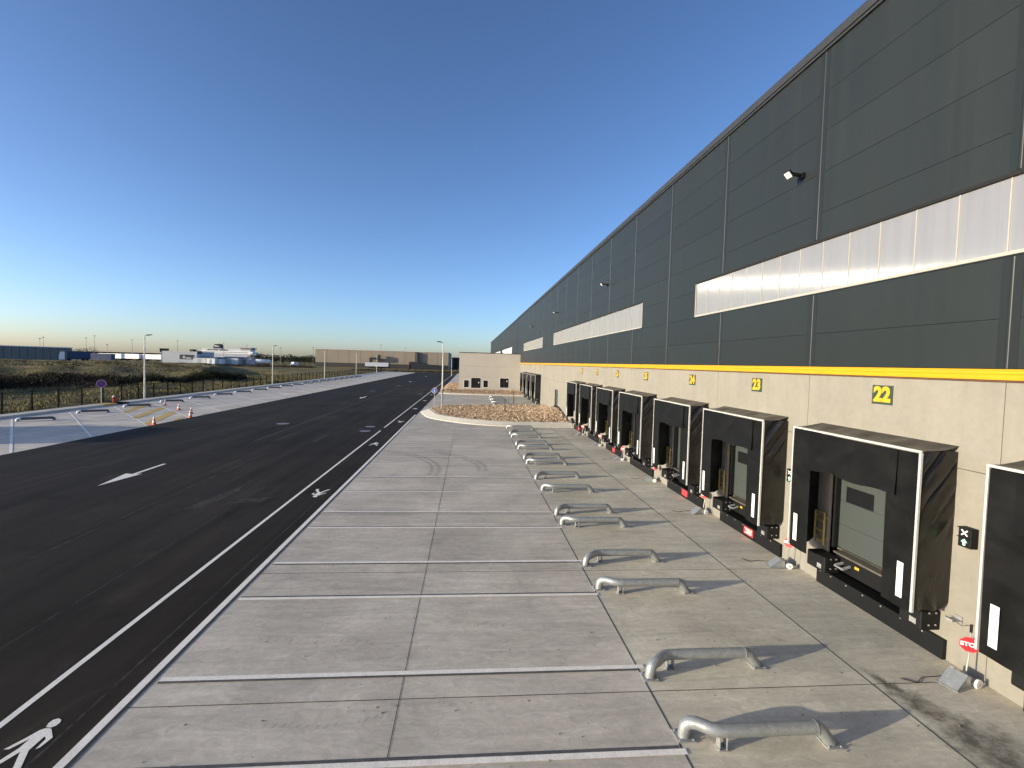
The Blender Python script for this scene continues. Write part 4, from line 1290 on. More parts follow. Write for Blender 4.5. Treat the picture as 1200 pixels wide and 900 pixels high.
LPS = [(-42.0, 68.0, 0.10, 0, 'tall cream lamp post by the fence behind the yellow hatching'),
       (-42.2, 110.5, 0.10, 0, 'cream lamp post by the fence below the white ferry'),
       (-41.6, 147, 0.10, 0, 'cream lamp post by the fence before the beige warehouse, first of three'),
       (-42.2, 190, 0.10, 0, 'cream lamp post by the fence before the beige warehouse, second of three'),
       (-41.6, 228, 0.10, 0, 'cream lamp post by the fence before the beige warehouse, last of three'),
       (-3.24, 62.65, 0.2, math.pi, 'cream lamp post standing in the rubble bed beside the blue sign'),
       (-7.0, 205, 0.0, math.pi, 'small far lamp post at the road end beside the concrete hall')]
for i, (x, y, z, rz, lb) in enumerate(LPS):
    o = lp if i == 0 else dup(lp)
    o.location = (x, y, z); o.rotation_euler = (0, 0, rz + 0.1); o['label'] = lb

def round_sign(name, label, cat, loc, h, rad, face, border, nrm, extra):
    r = thing(name, label, cat, loc)
    n = Vector(nrm).normalized()
    mb = MB(); mb.tube([(0, 0, -0.05), (0, 0, h + rad * 0.6)], 0.03 if rad < 0.4 else 0.045, 10); mb.build('pole', M['galvd'], r, smooth=True)
    c = Vector((0, 0, h)) + n * 0.05
    mb = MB(); mb.disc(c, n, rad, 0.012, 32); rim = mb.build('sign_plate', border, r)
    mb = MB(); mb.disc(c + n * 0.013, n, rad * 0.90, 0.003, 32); mb.build('sign_face', face, rim)
    a = Vector((0, 0, 1)).cross(n).normalized(); u = n.cross(a)
    return r, rim, c + n * 0.018, a, u, n
# blue footpath sign in the rubble bed
r, rim, c, a, u, n = round_sign('footpath_sign', 'round blue sign with white walking figure beside the rubble bed lamp', 'sign', (-4.2, 62.3, 0.15), 2.15, 0.34, M['blue'], M['white'], (-0.12, -1, 0.05), None)
mb = MB()
for pg in (HEAD, BODY):
    mb.poly([c + a * (px * 0.36 * 1.2) + u * ((py - 0.10) * 0.36) for px, py in pg])
mb.build('walking_figure', M['white'], rim)
# no stopping sign by the hydrant
r, rim, c, a, u, n = round_sign('no_stopping_sign', 'round blue sign with red ring and cross on a pole by the fence', 'sign', (-41.3, 59.4, 0.0), 2.38, 0.46, M['blue'], M['farlight'], (0.45, -0.9, 0.02), None)
mb = MB()
seg = 36
for k in range(seg):
    t0, t1 = 2 * math.pi * k / seg, 2 * math.pi * (k + 1) / seg
    q = lambda t, rr_: c + (a * math.cos(t) + u * math.sin(t)) * rr_
    mb.poly([q(t0, 0.40), q(t1, 0.40), q(t1, 0.335), q(t0, 0.335)])
for s in (1, -1):
    d1 = (a + u * s).normalized(); d2 = (a - u * s).normalized()
    mb.poly([c + n * 0.002 * (2 + s) + d1 * 0.335 + d2 * 0.03, c + n * 0.002 * (2 + s) + d1 * 0.335 - d2 * 0.03, c + n * 0.002 * (2 + s) - d1 * 0.335 - d2 * 0.03, c + n * 0.002 * (2 + s) - d1 * 0.335 + d2 * 0.03])
mb.build('red_cross', M['red'], rim)
# hydrant
hy = thing('fire_hydrant', 'small red fire hydrant with pale cap by the fence beside the round sign', 'hydrant', (-41.0, 60.9, 0.17))
mb = MB(); mb.lathe([(0.16, 0), (0.16, 0.05), (0.11, 0.07), (0.11, 0.50), (0.15, 0.54), (0.15, 0.60), (0.12, 0.62)], n=16); mb.build('body', M['red'], hy, smooth=True)
mb = MB(); mb.lathe([(0.13, 0.622), (0.12, 0.72), (0.06, 0.78), (0.02, 0.80)], n=16); mb.build('cap', M['white'], hy, smooth=True)
mb = MB(); mb.disc((0.10, 0, 0.40), (1, 0, 0), 0.065, 0.12, 14); mb.disc((0, -0.10, 0.40), (0, -1, 0), 0.05, 0.10, 14); mb.disc((0, 0.10, 0.40), (0, 1, 0), 0.05, 0.10, 14)
mb.build('outlet', M['red'], hy)
# cones
def make_cone():
    r = thing('traffic_cone', '', 'traffic cone', (0, 0, 0), 0, 'cones round the yellow hatching')
    mb = MB(); mb.box(-0.24, 0.24, -0.24, 0.24, 0, 0.04)
    mb.lathe([(0.18, 0.039), (0.148, 0.24), (0.114, 0.44), (0.086, 0.62), (0.055, 0.80), (0.035, 0.92), (0.01, 0.925)], n=16)
    mb.build('body', M['orange'], r, bev=0.006)
    for z0, z1, a0, a1 in ((0.24, 0.44, 0.151, 0.119), (0.62, 0.80, 0.089, 0.059)):
        mb = MB(); mb.lathe([(a0, z0), (a1, z1)], n=16); mb.build('white_band', M['farwhite'], r, smooth=True)
    return r
cn = make_cone()
for i, (x, y, lb) in enumerate(((-26.2, 43.6, 'orange and white cone on the asphalt edge, alone at the near end of the hatching'),
                                (-34.9, 60.1, 'orange and white cone up by the kerb behind the yellow hatching'),
                                (-30.8, 55.4, 'orange and white cone in the middle of the row beside the hatching'),
                                (-27.7, 52.0, 'orange and white cone just behind the one on the asphalt edge'),
                                (-26.3, 49.2, 'orange and white cone on the asphalt edge, lowest of the row of four'))):
    o = cn if i == 0 else dup(cn)
    o.location = (x, y, 0.004); o.rotation_euler = (0, 0, rnd.uniform(0, 1.5)); o.scale = (0.8, 0.8, 0.8); o['label'] = lb
# wheel stops in the angled bays
def make_stop():
    r = thing('wheel_stop', '', 'wheel stop', (0, 0, 0), 0, 'wheel stops in the angled bays')
    mb = MB()
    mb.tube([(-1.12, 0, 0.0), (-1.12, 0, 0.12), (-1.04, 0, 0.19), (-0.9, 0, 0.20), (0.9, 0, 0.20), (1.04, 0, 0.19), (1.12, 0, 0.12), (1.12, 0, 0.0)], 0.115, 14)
    mb.build('rail', M['stopshade'], r, smooth=True)
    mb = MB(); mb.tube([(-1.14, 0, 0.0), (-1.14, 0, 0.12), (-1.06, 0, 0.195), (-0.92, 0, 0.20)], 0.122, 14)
    mb.build('sunlit_end', M['white'], r, smooth=True)  # white sleeve painted in for sun on the rail's left end
    for x in (-1.12, 1.12):
        mb = MB(); mb.box(x - 0.19, x + 0.19, -0.19, 0.19, 0, 0.015); mb.build('foot_plate', M['galvd'], r)
    return r
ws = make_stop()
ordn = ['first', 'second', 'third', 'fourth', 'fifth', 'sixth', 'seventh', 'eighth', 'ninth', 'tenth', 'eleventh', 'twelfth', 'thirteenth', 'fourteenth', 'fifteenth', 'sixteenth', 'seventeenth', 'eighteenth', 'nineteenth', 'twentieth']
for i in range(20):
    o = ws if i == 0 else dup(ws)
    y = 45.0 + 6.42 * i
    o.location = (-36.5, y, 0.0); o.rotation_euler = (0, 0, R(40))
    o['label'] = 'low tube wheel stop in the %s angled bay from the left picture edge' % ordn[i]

# young staked trees in the beds
def make_sapling(lb, loc, h):
    r = thing('sapling', lb, 'sapling', loc, 0, 'bare saplings in the rubble bed')
    mb = MB(); mb.tube([(0, 0, 0), (0.03, 0, h * 0.6), (0, 0.02, h)], [0.045, 0.03, 0.012], 8); mb.build('trunk', M['bark'], r, smooth=True)
    mb = MB()
    for k in range(9):
        z = h * rnd.uniform(0.5, 0.95); t = rnd.uniform(0, 6.28); L = rnd.uniform(0.15, 0.35)
        mb.tube([(0.01, 0, z), (0.5 * L * math.cos(t), 0.5 * L * math.sin(t), z + L * 0.6), (0.8 * L * math.cos(t), 0.8 * L * math.sin(t), z + L * 1.3)], [0.012, 0.008, 0.003], 5)
    mb.build('branch', M['bark'], r)
    mb = MB(); mb.tube([(0.12, 0, -0.1), (0.12, 0, h * 0.55)], 0.035, 8); mb.build('stake', M['bark'], r)
    return r
make_sapling('thin bare sapling with a stake before the far wheel guides', (4.15, 55.4, 0.33), 1.7)
make_sapling('thin bare sapling at the back of the rubble bed, nearer the shelters', (5.95, 64.6, 0.45), 2.1)

# ------------------------------------------------------------------ fence
fx = -42.25
fn = thing('mesh_fence', 'long black welded mesh fence between the parking bays and the waste ground', 'fence', (fx, 0, 0))
FY0, STEP, NP = 42.35, 3.1, 66
pb = MB()
for y in [0.2 * k for k in range(1, 25)]:
    if y < STEP: pb.box(-0.004, 0.004, y - 0.003, y + 0.003, 0.06, 1.85)
for z in (0.08, 0.28, 0.50, 0.72, 0.94, 1.16, 1.38, 1.60, 1.83):
    pb.box(-0.012, -0.0045, 0.03, STEP - 0.03, z - (0.016 if z > 1.8 else 0.005), z + (0.016 if z > 1.8 else 0.005))
pm = pb.mesh('mesh_panel', M['fence'])
pp = MB(); pp.box(-0.055, 0.055, -0.055, 0.055, -0.1, 1.93); pp.box(-0.06, 0.06, -0.06, 0.06, 1.93, 1.96)
ppm = pp.mesh('fence_post', M['fence'])
for k in range(NP):
    for nm, me in (('mesh_panel', pm), ('fence_post', ppm)):
        o = bpy.data.objects.new(nm, me); COL.objects.link(o); o.parent = fn; o.location = (0, FY0 + STEP * k, 0.10)
# fence across the far end of the road
fn2 = thing('mesh_fence', 'far black mesh fence closing off the end of the asphalt road', 'fence', (0, 251, 0))
for k in range(14):
    for nm, me in (('mesh_panel', pm), ('fence_post', ppm)):
        o = bpy.data.objects.new(nm, me); COL.objects.link(o); o.parent = fn2; o.location = (-2 - STEP * k, 0, 0.0); o.rotation_euler = (0, 0, math.pi / 2)

# ------------------------------------------------------------------ wild growth on the waste ground (nobody could count it)
def clump(mb, c, r, h, n, leaf, flat=0.75):
    for _ in range(n):
        t = rnd.uniform(0, 6.28); q = math.sqrt(rnd.random()) * r
        z = h * (1 - (q / r) ** 2) ** 0.5 * rnd.uniform(0.1, 1.0)
        p = Vector((c[0] + q * math.cos(t), c[1] + q * math.sin(t), c[2] + z))
        a = Vector((rnd.gauss(0, 1), rnd.gauss(0, 1), rnd.gauss(0, 1))).normalized() * leaf * rnd.uniform(0.5, 1.3)
        b2 = a.cross(Vector((rnd.gauss(0, 1), rnd.gauss(0, 1), rnd.gauss(0, 1)))).normalized() * leaf * rnd.uniform(0.4, 1.0)
        mb.add([p - a, p + b2 * 0.6, p + a], [(0, 1, 2)])
mb = MB()
for k in range(210):
    t = k / 210
    y = 58 + 72 * t + rnd.uniform(-2, 2)
    x = -67 + 9.5 * t + rnd.gauss(0, 1.3)
    h = (1.1 + 0.8 * rnd.random()) * (0.7 + 0.5 * abs(math.sin(t * 9)))
    clump(mb, (x, y, hfield(x, y)), rnd.uniform(1.2, 2.4), h, 230, 0.22)
struct(mb.build('bramble_hedge', M['bush']), 'stuff')
mb = MB()
for k in range(190):
    b2 = rnd.uniform(-44, -34.0); d_ = rnd.uniform(94, 135)
    x, y = bearing(b2, d_)
    clump(mb, (x, y, hfield(x, y)), rnd.uniform(1.2, 3.0), rnd.uniform(0.7, 1.7), 130, 0.20)
for k in range(70):
    b2 = rnd.uniform(-44, -27); d_ = rnd.uniform(130, 235)
    x, y = bearing(b2, d_)
    clump(mb, (x, y, hfield(x, y)), rnd.uniform(1.2, 3.5), rnd.uniform(0.4, 1.0), 70, 0.25)
struct(mb.build('dead_brush', M['brush']), 'stuff')
mb = MB()
for k in range(26000):
    if k < 15000:
        y = 44 + 130 * rnd.random() ** 1.5; x = -42.6 - 17 * rnd.random() ** 1.2; w = 0.05
    else:
        b2 = rnd.uniform(-43, -20); d_ = 95 + 125 * rnd.random(); x, y = bearing(b2, d_); w = 0.09
        if x > -44: continue
    if math.sin(x * 0.7) * math.sin(y * 0.45 + x * 0.2) < -0.35: continue
    z = hfield(x, y)
    h = rnd.uniform(0.12, 0.42) * (1.5 if rnd.random() < 0.15 else 1)
    t = rnd.uniform(0, 6.28); dx, dy = math.cos(t) * w, math.sin(t) * w
    lx, ly = rnd.gauss(0, 0.12), rnd.gauss(0, 0.12)
    mb.add([(x - dx, y - dy, z), (x + dx, y + dy, z), (x + lx, y + ly, z + h)], [(0, 1, 2)])
struct(mb.build('tall_grass', M['tuft']), 'stuff')

# ------------------------------------------------------------------ distant port
def far_box(name, label, cat, b0, b1, D, h, mat, depth=20, z0=0.0, roofmat=None, skew=None, group=None):
    """building whose front spans two bearings at distance D"""
    p, q = Vector(bearing(b0, D)).to_3d(), Vector(bearing(b1, D * math.cos(R(b0)) / math.cos(R(b1)) if skew is None else D + skew)).to_3d()
    r = thing(name, label, cat, (p.x, p.y, z0), math.atan2(q.y - p.y, q.x - p.x), group)
    L = (q - p).length
    mb = MB(); mb.box(0, L, 0, depth, -0.5, h)
    mb.build('wall', mat, r)
    mb = MB(); mb.box(-0.2, L + 0.2, -0.2, depth + 0.2, h + 0.004, h + 0.35)
    mb.build('roof', roofmat or mat, r)
    return r, L
# beige warehouse
r, L = far_box('far_warehouse', 'long beige flat-roofed warehouse across the far end of the road', 'warehouse', -16.75, -2.35, 372, 12.2, M['beige'], 60, 0, M['farlight'])
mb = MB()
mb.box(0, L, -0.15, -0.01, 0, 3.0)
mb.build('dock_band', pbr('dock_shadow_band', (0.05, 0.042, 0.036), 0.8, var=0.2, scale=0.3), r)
mb = MB()
for k in range(1, 12):
    mb.box(L * k / 12 - 0.05, L * k / 12 + 0.05, -0.03, -0.003, 3.0, 12.0)
mb.build('panel_joint', M['dark'], r)
mb = MB(); mb.box(L * 0.745, L * 0.765, -2.0, -0.16, 4.0, 12.0); mb.box(L * 0.70, L * 0.705, -2.0, -0.16, 0.0, 5.0)
mb.build('downpipe_tower', pbr('tower_brown', (0.10, 0.08, 0.07), 0.8, var=0.2), r)
mb = MB(); mb.extrude([(L * 0.72, -6, 0), (L * 1.0, -6, 0), (L * 1.0, -6, 3.0), (L * 0.86, -6, 3.4), (L * 0.76, -6, 4.9), (L * 0.72, -6, 5.2)], (0, 5.5, 0))
mb.build('dock_ramp', M['farblack'], r)
mb = MB(); mb.box(L * 0.408, L * 0.428, -3.5, -1.5, 0, 7.4); mb.box(L * 0.428, L * 0.488, -3.5, -1.5, 5.8, 7.4); mb.box(L * 0.470, L * 0.488, -3.5, -1.5, 7.4, 9.3)
mb.build('zigzag', M['farblack'], r)  # black stepped shape standing in front of the wall
# parked white trailers in front of it
p = bearing(-11.6, 352)
tl = thing('trailer_row', 'low white parked trailer before the beige warehouse, left of the dark conveyor', 'trailer', (p[0], p[1], 0), R(8))
mb = MB(); mb.box(0, 15.5, 0, 2.6, 1.2, 3.9); mb.build('body', M['farwhite'], tl)
mb = MB()
for x in (3, 4.3, 5.6, 12): mb.disc((x, -0.02, 0.5), (0, 1, 0), 0.5, 2.6, 14)
mb.build('wheel', M['tyre'], tl)
mb = MB(); mb.box(0.2, 15, 0.4, 2.2, 0.9, 1.196); mb.build('chassis', M['tyre'], tl)
# dark blue hall
r, L = far_box('far_hall', 'dark blue grey hall seen between the beige warehouse and the concrete hall', 'building', -2.2, 1.0, 420, 9.2, M['farblack'], 30, 0, M['farblack'])
mb = MB()
for k in range(1, 7):
    mb.box(L * k / 7 - 0.2, L * k / 7 + 0.2, -0.2, -0.02, 0.5, 8.8)
mb.build('wall_rib', M['fargrey'], r)
# grey warehouse at the left
r, L = far_box('far_warehouse', 'grey blue warehouse with white roof edge at the left edge of the picture', 'warehouse', -48, -36.75, 315, 7.3, M['fargrey'], 40, 0, M['farwhite'], 8)
mb = MB()
for k in range(1, 24):
    mb.box(L * k / 24 - 0.06, L * k / 24 + 0.06, -0.06, -0.005, 0, 7.2)
mb.build('panel_joint', M['dark'], r)
# lorry with navy trailer
p = bearing(-37.6, 262); q = bearing(-35.55, 262)
lo = thing('lorry', 'white cabbed lorry with long navy blue trailer before the grey warehouse', 'lorry', (p[0], p[1], 2.0), math.atan2(q[1] - p[1], q[0] - p[0]))
mb = MB(); mb.box(2.4, 9.5, 0, 2.55, 1.1, 3.9); mb.box(2.2, 9.3, 0.3, 2.2, 0.75, 1.098); mb.build('trailer_body', M['navy'], lo)
mb = MB(); mb.extrude([(0, 0, 0.5), (1.7, 0, 0.5), (1.7, 0, 3.6), (0.35, 0, 3.6), (0.02, 0, 2.1)], (0, 2.5, 0)); cb = mb.build('cab', M['farwhite'], lo)
mb = MB(); mb.extrude([(-0.01, 0.2, 2.15), (-0.04, 0.2, 2.15), (0.26, 0.2, 3.2), (0.29, 0.2, 3.2)], (0, 2.1, 0)); mb.build('windscreen', M['glass_dk'], cb)
for x in (0.9, 2.9, 7.2, 8.4):
    mb = MB(); mb.disc((x, 0.02, 0.5), (0, 1, 0), 0.5, 2.5, 14); mb.build('wheel', M['tyre'], lo)
# second navy container behind
p2 = bearing(-36.9, 275)
ct = MB(); ct.box(0, 9, 0, 2.5, 0, 2.6); ct.box(-0.03, 0, 0.1, 2.4, 0.1, 2.5)
for k in range(18): ct.box(0.25 + 0.48 * k, 0.45 + 0.48 * k, -0.04, 0, 0.15, 2.45)
tag(ct.build('shipping_container', M['navy'], loc=(p2[0] + 7, p2[1], 2.6)), 'navy shipping container standing behind the lorry trailer', 'container')
# row of white trailers, beneath a long pipe bridge
tr = None
def make_trailer():
    r = thing('parked_trailer', '', 'trailer', (0, 0, 0), 0, 'white trailers in the port')
    mb = MB(); mb.box(0, 13.6, 0, 2.5, 1.1, 3.9); mb.build('body', M['farwhite'], r)
    mb = MB(); mb.box(0.3, 13.4, 0.3, 2.2, 0.8, 1.096)
    for x in (2, 10, 11.3, 12.6): mb.disc((x, 0.05, 0.5), (0, 1, 0), 0.5, 2.4, 12)
    mb.build('running_gear', M['tyre'], r)
    return r
for i, (b2, lb) in enumerate(((-35.0, 'first white trailer beyond the bare trees, right of the lorry'), (-33.6, 'second white trailer in the port row'), (-32.9, 'third white trailer in the port row, behind the low brush'),
                              (-31.9, 'white trailer in the port just beside the tall lamp post'), (-31.1, 'white trailer next to the control tower'), (-34.3, 'white trailer between the first and second of the port row'))):
    o = make_trailer() if i == 0 else dup(tr)
    if i == 0: tr = o
    p = bearing(b2, 380 + 9 * (i % 3)); o.location = (p[0], p[1], 1.2); o.rotation_euler = (0, 0, R(-6 - 5 * (i % 2))); o['label'] = lb
p = Vector(bearing(-36.0, 420)).to_3d(); q = Vector(bearing(-30.0, 420)).to_3d()
br = thing('pipe_bridge', 'long thin dark pipe bridge running level above the white trailers', 'pipe bridge', (p.x, p.y, 0), math.atan2(q.y - p.y, q.x - p.x))
L = (q - p).length
mb = MB(); mb.box(0, L, 0, 1.2, 5.2, 6.0); mb.build('deck', M['farblack'], br)
mb = MB()
for k in range(9): mb.box(L * k / 8 - 0.25, L * k / 8 + 0.25, 0.3, 0.9, 0, 5.196)
mb.build('pier', M['farblack'], br)
# terminal shed with dark glazing, and its tower
r, L = far_box('terminal_building', 'pale blue grey flat terminal building with a dark glazed band', 'building', -30.35, -27.6, 360, 6.7, M['farblue'], 20, 0.5, M['farlight'])
mb = MB(); mb.box(L * 0.50, L * 0.90, -0.2, -0.01, 2.4, 5.2); gz = mb.build('window', M['farblack'], r)
mb = MB(); mb.box(L * 0.60, L * 0.66, -0.26, -0.203, 2.9, 4.4); mb.box(L * 0.68, L * 0.84, -0.26, -0.203, 2.8, 3.5); mb.build('sign_panel', M['farblue'], gz)
mb = MB(); mb.box(L * 0.76, L * 0.86, 1, 5, 7.06, 8.5); mb.box(L * 0.94, L * 1.02, 1, 5, 5.8, 7.6); mb.build('roof_plant', M['farblack'], r)
p = bearing(-30.2, 372)
tw = thing('control_tower', 'small control tower with dark glass cab at the end of the terminal', 'tower', (p[0], p[1], 0), R(30))
mb = MB(); mb.box(-1.7, 1.7, -1.7, 1.7, 0, 6.9); mb.build('shaft', M['farlight'], tw)
mb = MB(); mb.box(-2.3, 2.3, -2.3, 2.3, 6.904, 8.8); cb = mb.build('cab', M['farblack'], tw)
mb = MB(); mb.box(-2.5, 2.5, -2.5, 2.5, 8.804, 9.1); mb.build('cab_roof', M['dark'], cb)
# gabled sheds and tents below the ferry
for b0, b1, D, h, mat, lb in ((-27.9, -26.9, 350, 5.0, M['farlight'], 'small pale shed at the end of the terminal building'),
                              (-26.8, -26.1, 345, 4.9, M['farwhite'], 'bright white gabled shed, first of two below the ferry'),
                              (-26.0, -25.6, 345, 4.6, M['farwhite'], 'narrow white shed, second of two below the ferry'),
                              (-25.6, -24.1, 350, 5.3, M['farlight'], 'long pale grey shed below the ferry funnel'),
                              (-24.05, -22.9, 350, 5.2, M['farblue'], 'long blue grey shed below the ferry bridge')):
    p, q = Vector(bearing(b0, D)).to_3d(), Vector(bearing(b1, D * math.cos(R(b0)) / math.cos(R(b1)))).to_3d()
    r = thing('port_shed', lb, 'shed', (p.x, p.y, 0), math.atan2(q.y - p.y, q.x - p.x), 'sheds below the ferry')
    L = (q - p).length
    mb = MB(); mb.box(0, L, 0, 14, -0.3, h - 1.0 + 0.0); mb.build('wall', mat, r)
    mb = MB(); mb.extrude([(-0.2, -0.2, h - 0.99), (-0.2, 14.2, h - 0.99), (-0.2, 7, h - 0.1)], (L + 0.4, 0, 0)); mb.build('roof', M['fargrey'], r)
    mb = MB(); mb.box(L * 0.35, L * 0.6, -0.06, -0.005, 0, h - 1.6); mb.build('door', M['farblue'] if mat is not M['farblue'] else M['fargrey'], r)
# ferry
D = 640
p = Vector(bearing(-27.45, D)).to_3d(); q = Vector(bearing(-22.75, 616)).to_3d()
fe = thing('ferry', 'white passenger ferry with black funnel lying behind the port sheds', 'ferry', (p.x, p.y, 0), math.atan2(q.y - p.y, q.x - p.x))
L = (q - p).length
mb = MB(); mb.extrude([(0, 0, 0), (L - 5, 0, 0), (L + 5, 0, 8.0), (0, 0, 8.0)], (0, 14, 0)); mb.build('hull', M['farblue'], fe)
mb = MB(); mb.box(0.5, L - 0.5, 0.5, 13.5, 8.004, 10.6); sp = mb.build('superstructure', M['farwhite'], fe)
mb = MB(); mb.box(2, L - 12, 2, 12, 10.604, 13.2); mb.box(L * 0.15, L * 0.42, 1.2, 1.98, 12.4, 13.2); mb.build('upper_deck', M['farlight'], sp)
mb = MB()
for k in range(30): mb.box(3 + (L - 8) * k / 30, 3 + (L - 8) * k / 30 + 1.1, 0.4, 0.49, 8.9, 9.7)
mb.build('window', M['fargrey'], sp)
mb = MB()
for x0, x1 in ((0.14, 0.2), (0.22, 0.34), (0.36, 0.52)): mb.box(L * x0, L * x1, 1.9, 1.99, 11.0, 12.0)
mb.build('deck_opening', M['farblack'], sp)
mb = MB(); mb.box(L - 14, L - 3, 1, 13, 10.604, 14.6); bw = mb.build('bridge', M['farlight'], fe)
mb = MB(); mb.box(L - 13.6, L - 1.5, 0.4, 13.6, 13.0, 14.1); mb.build('bridge_window', M['fargrey'], bw)
mb = MB(); mb.box(L - 14.5, L - 1, 0.2, 13.8, 14.604, 15.0); mb.bar((L - 10, 7, 15), (L - 9, 7, 19.5), 0.8); mb.build('mast', M['farblue'], bw)
mb = MB(); mb.extrude([(L * 0.23, 4, 13.2), (L * 0.37, 4, 13.2), (L * 0.37, 4, 17.2), (L * 0.34, 4, 18.4), (L * 0.26, 4, 18.0), (L * 0.235, 4, 15.5)], (0, 6, 0)); fu = mb.build('funnel', M['farblack'], fe)
mb = MB(); mb.box(L * 0.255, L * 0.30, 3.9, 3.99, 15.2, 16.6); mb.box(L * 0.31, L * 0.335, 3.9, 3.99, 15.0, 16.2); mb.build('funnel_mark', M['farlight'], fu)
# tanker lorry
p = bearing(-22.5, 330)
tk = thing('tanker_lorry', 'lorry with a long white tank parked right of the port sheds', 'lorry', (p[0], p[1], 0.4), R(22))
mb = MB(); mb.tube([(0, 1.2, 2.5), (0.5, 1.2, 2.5), (7.5, 1.2, 2.5), (8, 1.2, 2.5)], [0.8, 1.2, 1.2, 0.8], 16); mb.build('tank', M['farwhite'], tk, smooth=True)
mb = MB(); mb.box(-2.6, -0.6, 0, 2.4, 0.6, 3.3); mb.build('cab', M['farblue'], tk)
mb = MB(); mb.box(-2.4, 8, 0.4, 2.0, 0.7, 1.1)
for x in (-1.8, 1.2, 5.4, 6.6): mb.disc((x, 0.05, 0.5), (0, 1, 0), 0.5, 2.3, 12)
mb.build('running_gear', M['tyre'], tk)
p = bearing(-19.0, 350)
vn = thing('parked_van', 'small white van parked beyond the field right of the tanker', 'van', (p[0], p[1], 0.2), R(70))
mb = MB(); mb.extrude([(0, 0, 0.5), (5.5, 0, 0.5), (5.5, 0, 2.6), (1.6, 0, 2.6), (0.9, 0, 1.6), (0, 0, 1.3)], (0, 2.0, 0)); mb.build('body', M['farwhite'], vn)
mb = MB()
for x in (1.1, 4.4): mb.disc((x, -0.02, 0.38), (0, 1, 0), 0.38, 2.04, 12)
mb.build('wheel', M['tyre'], vn)
mb = MB(); mb.extrude([(1.0, -0.01, 1.65), (2.6, -0.01, 1.65), (2.6, -0.01, 2.35), (1.55, -0.01, 2.35)], (0, 2.02, 0)); mb.build('window', M['glass_dk'], vn)

# lighting masts over the port
def mast(b2, D, h, lb, w=0.15):
    p = bearing(b2, D)
    r = thing('light_mast', lb, 'light mast', (p[0], p[1], 0), R(-b2), 'light masts over the port')
    mb = MB(); mb.tube([(0, 0, 0), (0, 0, h)], [w, w * 0.6], 6); mb.build('pole', M['fargrey'], r)
    mb = MB(); mb.box(-0.55, 0.55, -0.3, 0.3, h, h + 0.3); mb.build('lamp_head', M['fargrey'], r)
for b2, D, h, lb in ((-38.76, 400, 12.5, 'thin light mast over the grey warehouse, first of a close pair'), (-38.55, 410, 13.5, 'thin light mast over the grey warehouse, second of a close pair'),
                     (-35.83, 400, 14.0, 'thin light mast above the bare trees by the lorry'), (-35.26, 400, 15.5, 'taller thin mast just right of the bare trees'),
                     (-34.4, 400, 10.5, 'short dark mast above the white trailers'), (-32.62, 400, 14.0, 'thin mast above the trailers left of the tall lamp post'),
                     (-29.17, 400, 14.5, 'thin mast rising behind the terminal roof'), (-25.34, 500, 16.5, 'thin mast rising beside the ferry funnel'),
                     (-20.87, 400, 12.0, 'thin mast just right of the lamp post below the ferry'), (-20.14, 400, 12.5, 'thin mast in the gap between ferry and beige warehouse'),
                     (-16.97, 360, 12.5, 'thin mast at the corner of the beige warehouse'), (-9.93, 370, 16.5, 'thin mast rising from the roof above the dark conveyor'),
                     (-7.2, 380, 15.0, 'thin mast over the middle of the beige warehouse')):
    mast(b2, D, h, lb)

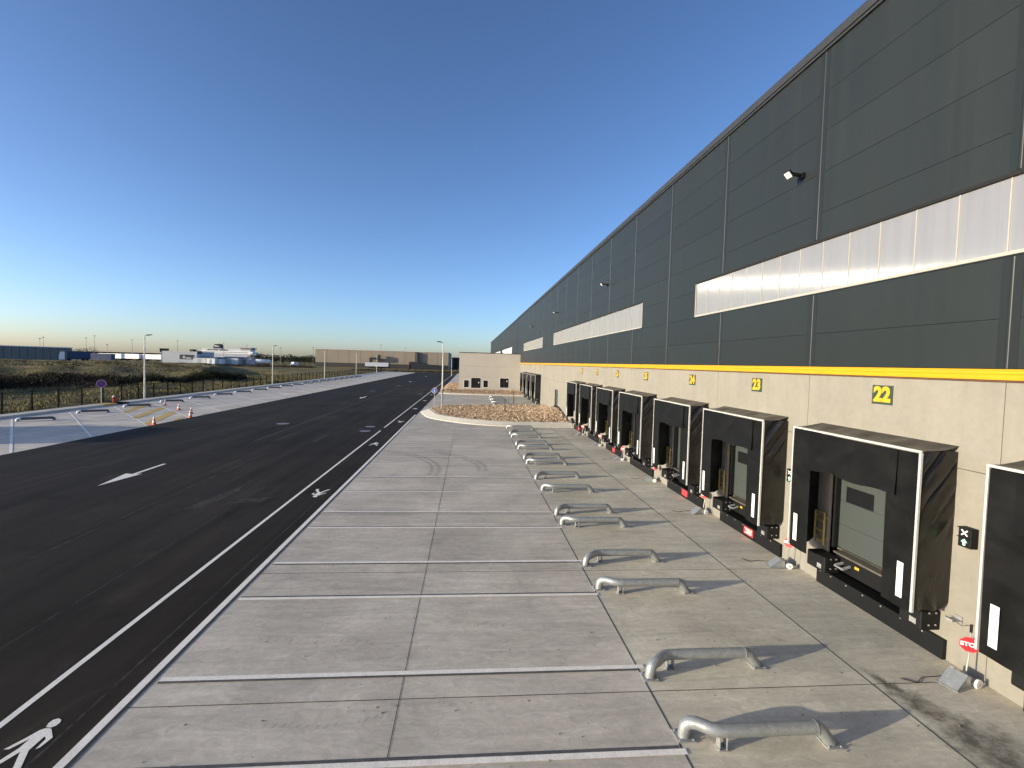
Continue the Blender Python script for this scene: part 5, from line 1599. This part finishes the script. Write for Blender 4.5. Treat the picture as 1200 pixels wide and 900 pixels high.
# trees along the skyline
def make_tree(name, lb, b2, D, h, r_, n, mat, trunk_h, group, leaf=0.45, z0=0.0):
    p = bearing(b2, D)
    t = thing(name, lb, 'tree', (p[0], p[1], z0), 0, group)
    mb = MB(); mb.tube([(0, 0, 0), (0.1, 0, trunk_h), (0, 0.1, h * 0.8)], [0.25, 0.18, 0.05], 7)
    for k in range(6):
        a = k * 1.05
        mb.tube([(0.05, 0, trunk_h * 0.8), (r_ * 0.5 * math.cos(a), r_ * 0.5 * math.sin(a), h * 0.65)], [0.1, 0.03], 5)
    mb.build('trunk', M['bark'], t)
    mb = MB()
    for _ in range(n):
        v = Vector((rnd.gauss(0, 1), rnd.gauss(0, 1), rnd.gauss(0, 1))).normalized() * (rnd.random() ** 0.4)
        c = Vector((v.x * r_ * (1 + 0.25 * math.sin(3 * v.y + b2)), v.y * r_, trunk_h * 0.8 + (h - trunk_h * 0.8) * (0.5 + 0.5 * v.z)))
        a = Vector((rnd.gauss(0, 1), rnd.gauss(0, 1), rnd.gauss(0, 1))).normalized() * leaf
        b3 = a.cross(Vector((rnd.gauss(0, 1), rnd.gauss(0, 1), rnd.gauss(0, 1)))).normalized() * leaf * 0.6
        mb.add([c - a, c + b3, c + a], [(0, 1, 2)])
    mb.build('crown', mat, t)
for b2, D, h, r_, lb in ((-36.45, 330, 7.2, 2.8, 'bare brown tree at the end of the grey warehouse'), (-36.05, 335, 8.0, 3.2, 'bare brown tree, middle one behind the navy trailer'), (-35.5, 335, 8.6, 3.6, 'bare brown tree, largest, behind the end of the navy trailer')):
    make_tree('bare_tree', lb, b2, D, h, r_, 420, M['brush'], 2.5, 'bare trees behind the lorry', 0.30)
k = 0
for b2, h in ((-22.6, 8.2), (-22.0, 8.8), (-21.4, 8.0), (-20.6, 8.0), (-19.9, 7.6), (-19.3, 8.4), (-18.8, 7.4), (-18.3, 7.0), (-17.8, 7.6), (-17.3, 8.4), (-16.9, 7.6)):
    make_tree('skyline_tree', 'dark low tree on the skyline between ferry and beige warehouse, %s from the ferry' % ordn[k], b2, 440 + 20 * (k % 3), h, 4.5, 260, M['tree'], 1.5, 'trees on the skyline', 0.8)
    k += 1
# low scrub line at the end of the road
mb = MB()
for k in range(90):
    x = -60 + 62 * rnd.random(); y = 256 + rnd.uniform(0, 14)
    clump(mb, (x, y, 0), rnd.uniform(1.2, 2.6), rnd.uniform(0.5, 1.5), 60, 0.3)
for k in range(160):
    b2 = rnd.uniform(-40, -17); x, y = bearing(b2, 300 + rnd.uniform(0, 25))
    clump(mb, (x, y, hfield(x, y)), rnd.uniform(2, 4), rnd.uniform(0.8, 1.8), 60, 0.4)
struct(mb.build('far_scrub', M['brush']), 'stuff')

# block added out of view left of the bays to cast the long shadow
gl = thing('shadow_block', 'flat roofed lodge out of frame whose long shadow crosses the angled bays', 'building', (-56.0, 30.5, 0), R(-4))
mb = MB(); mb.box(-4, 4, -3.4, 3.4, 0, 4.5); mb.build('wall', M['wall'], gl)
mb = MB(); mb.box(-4.2, 4.2, -3.5, 3.5, 4.504, 4.75); mb.build('roof', M['dark'], gl)
mb = MB(); mb.box(4.004, 4.03, -1.5, 1.5, 1.0, 2.4); mb.build('window', M['glass_dk'], gl)
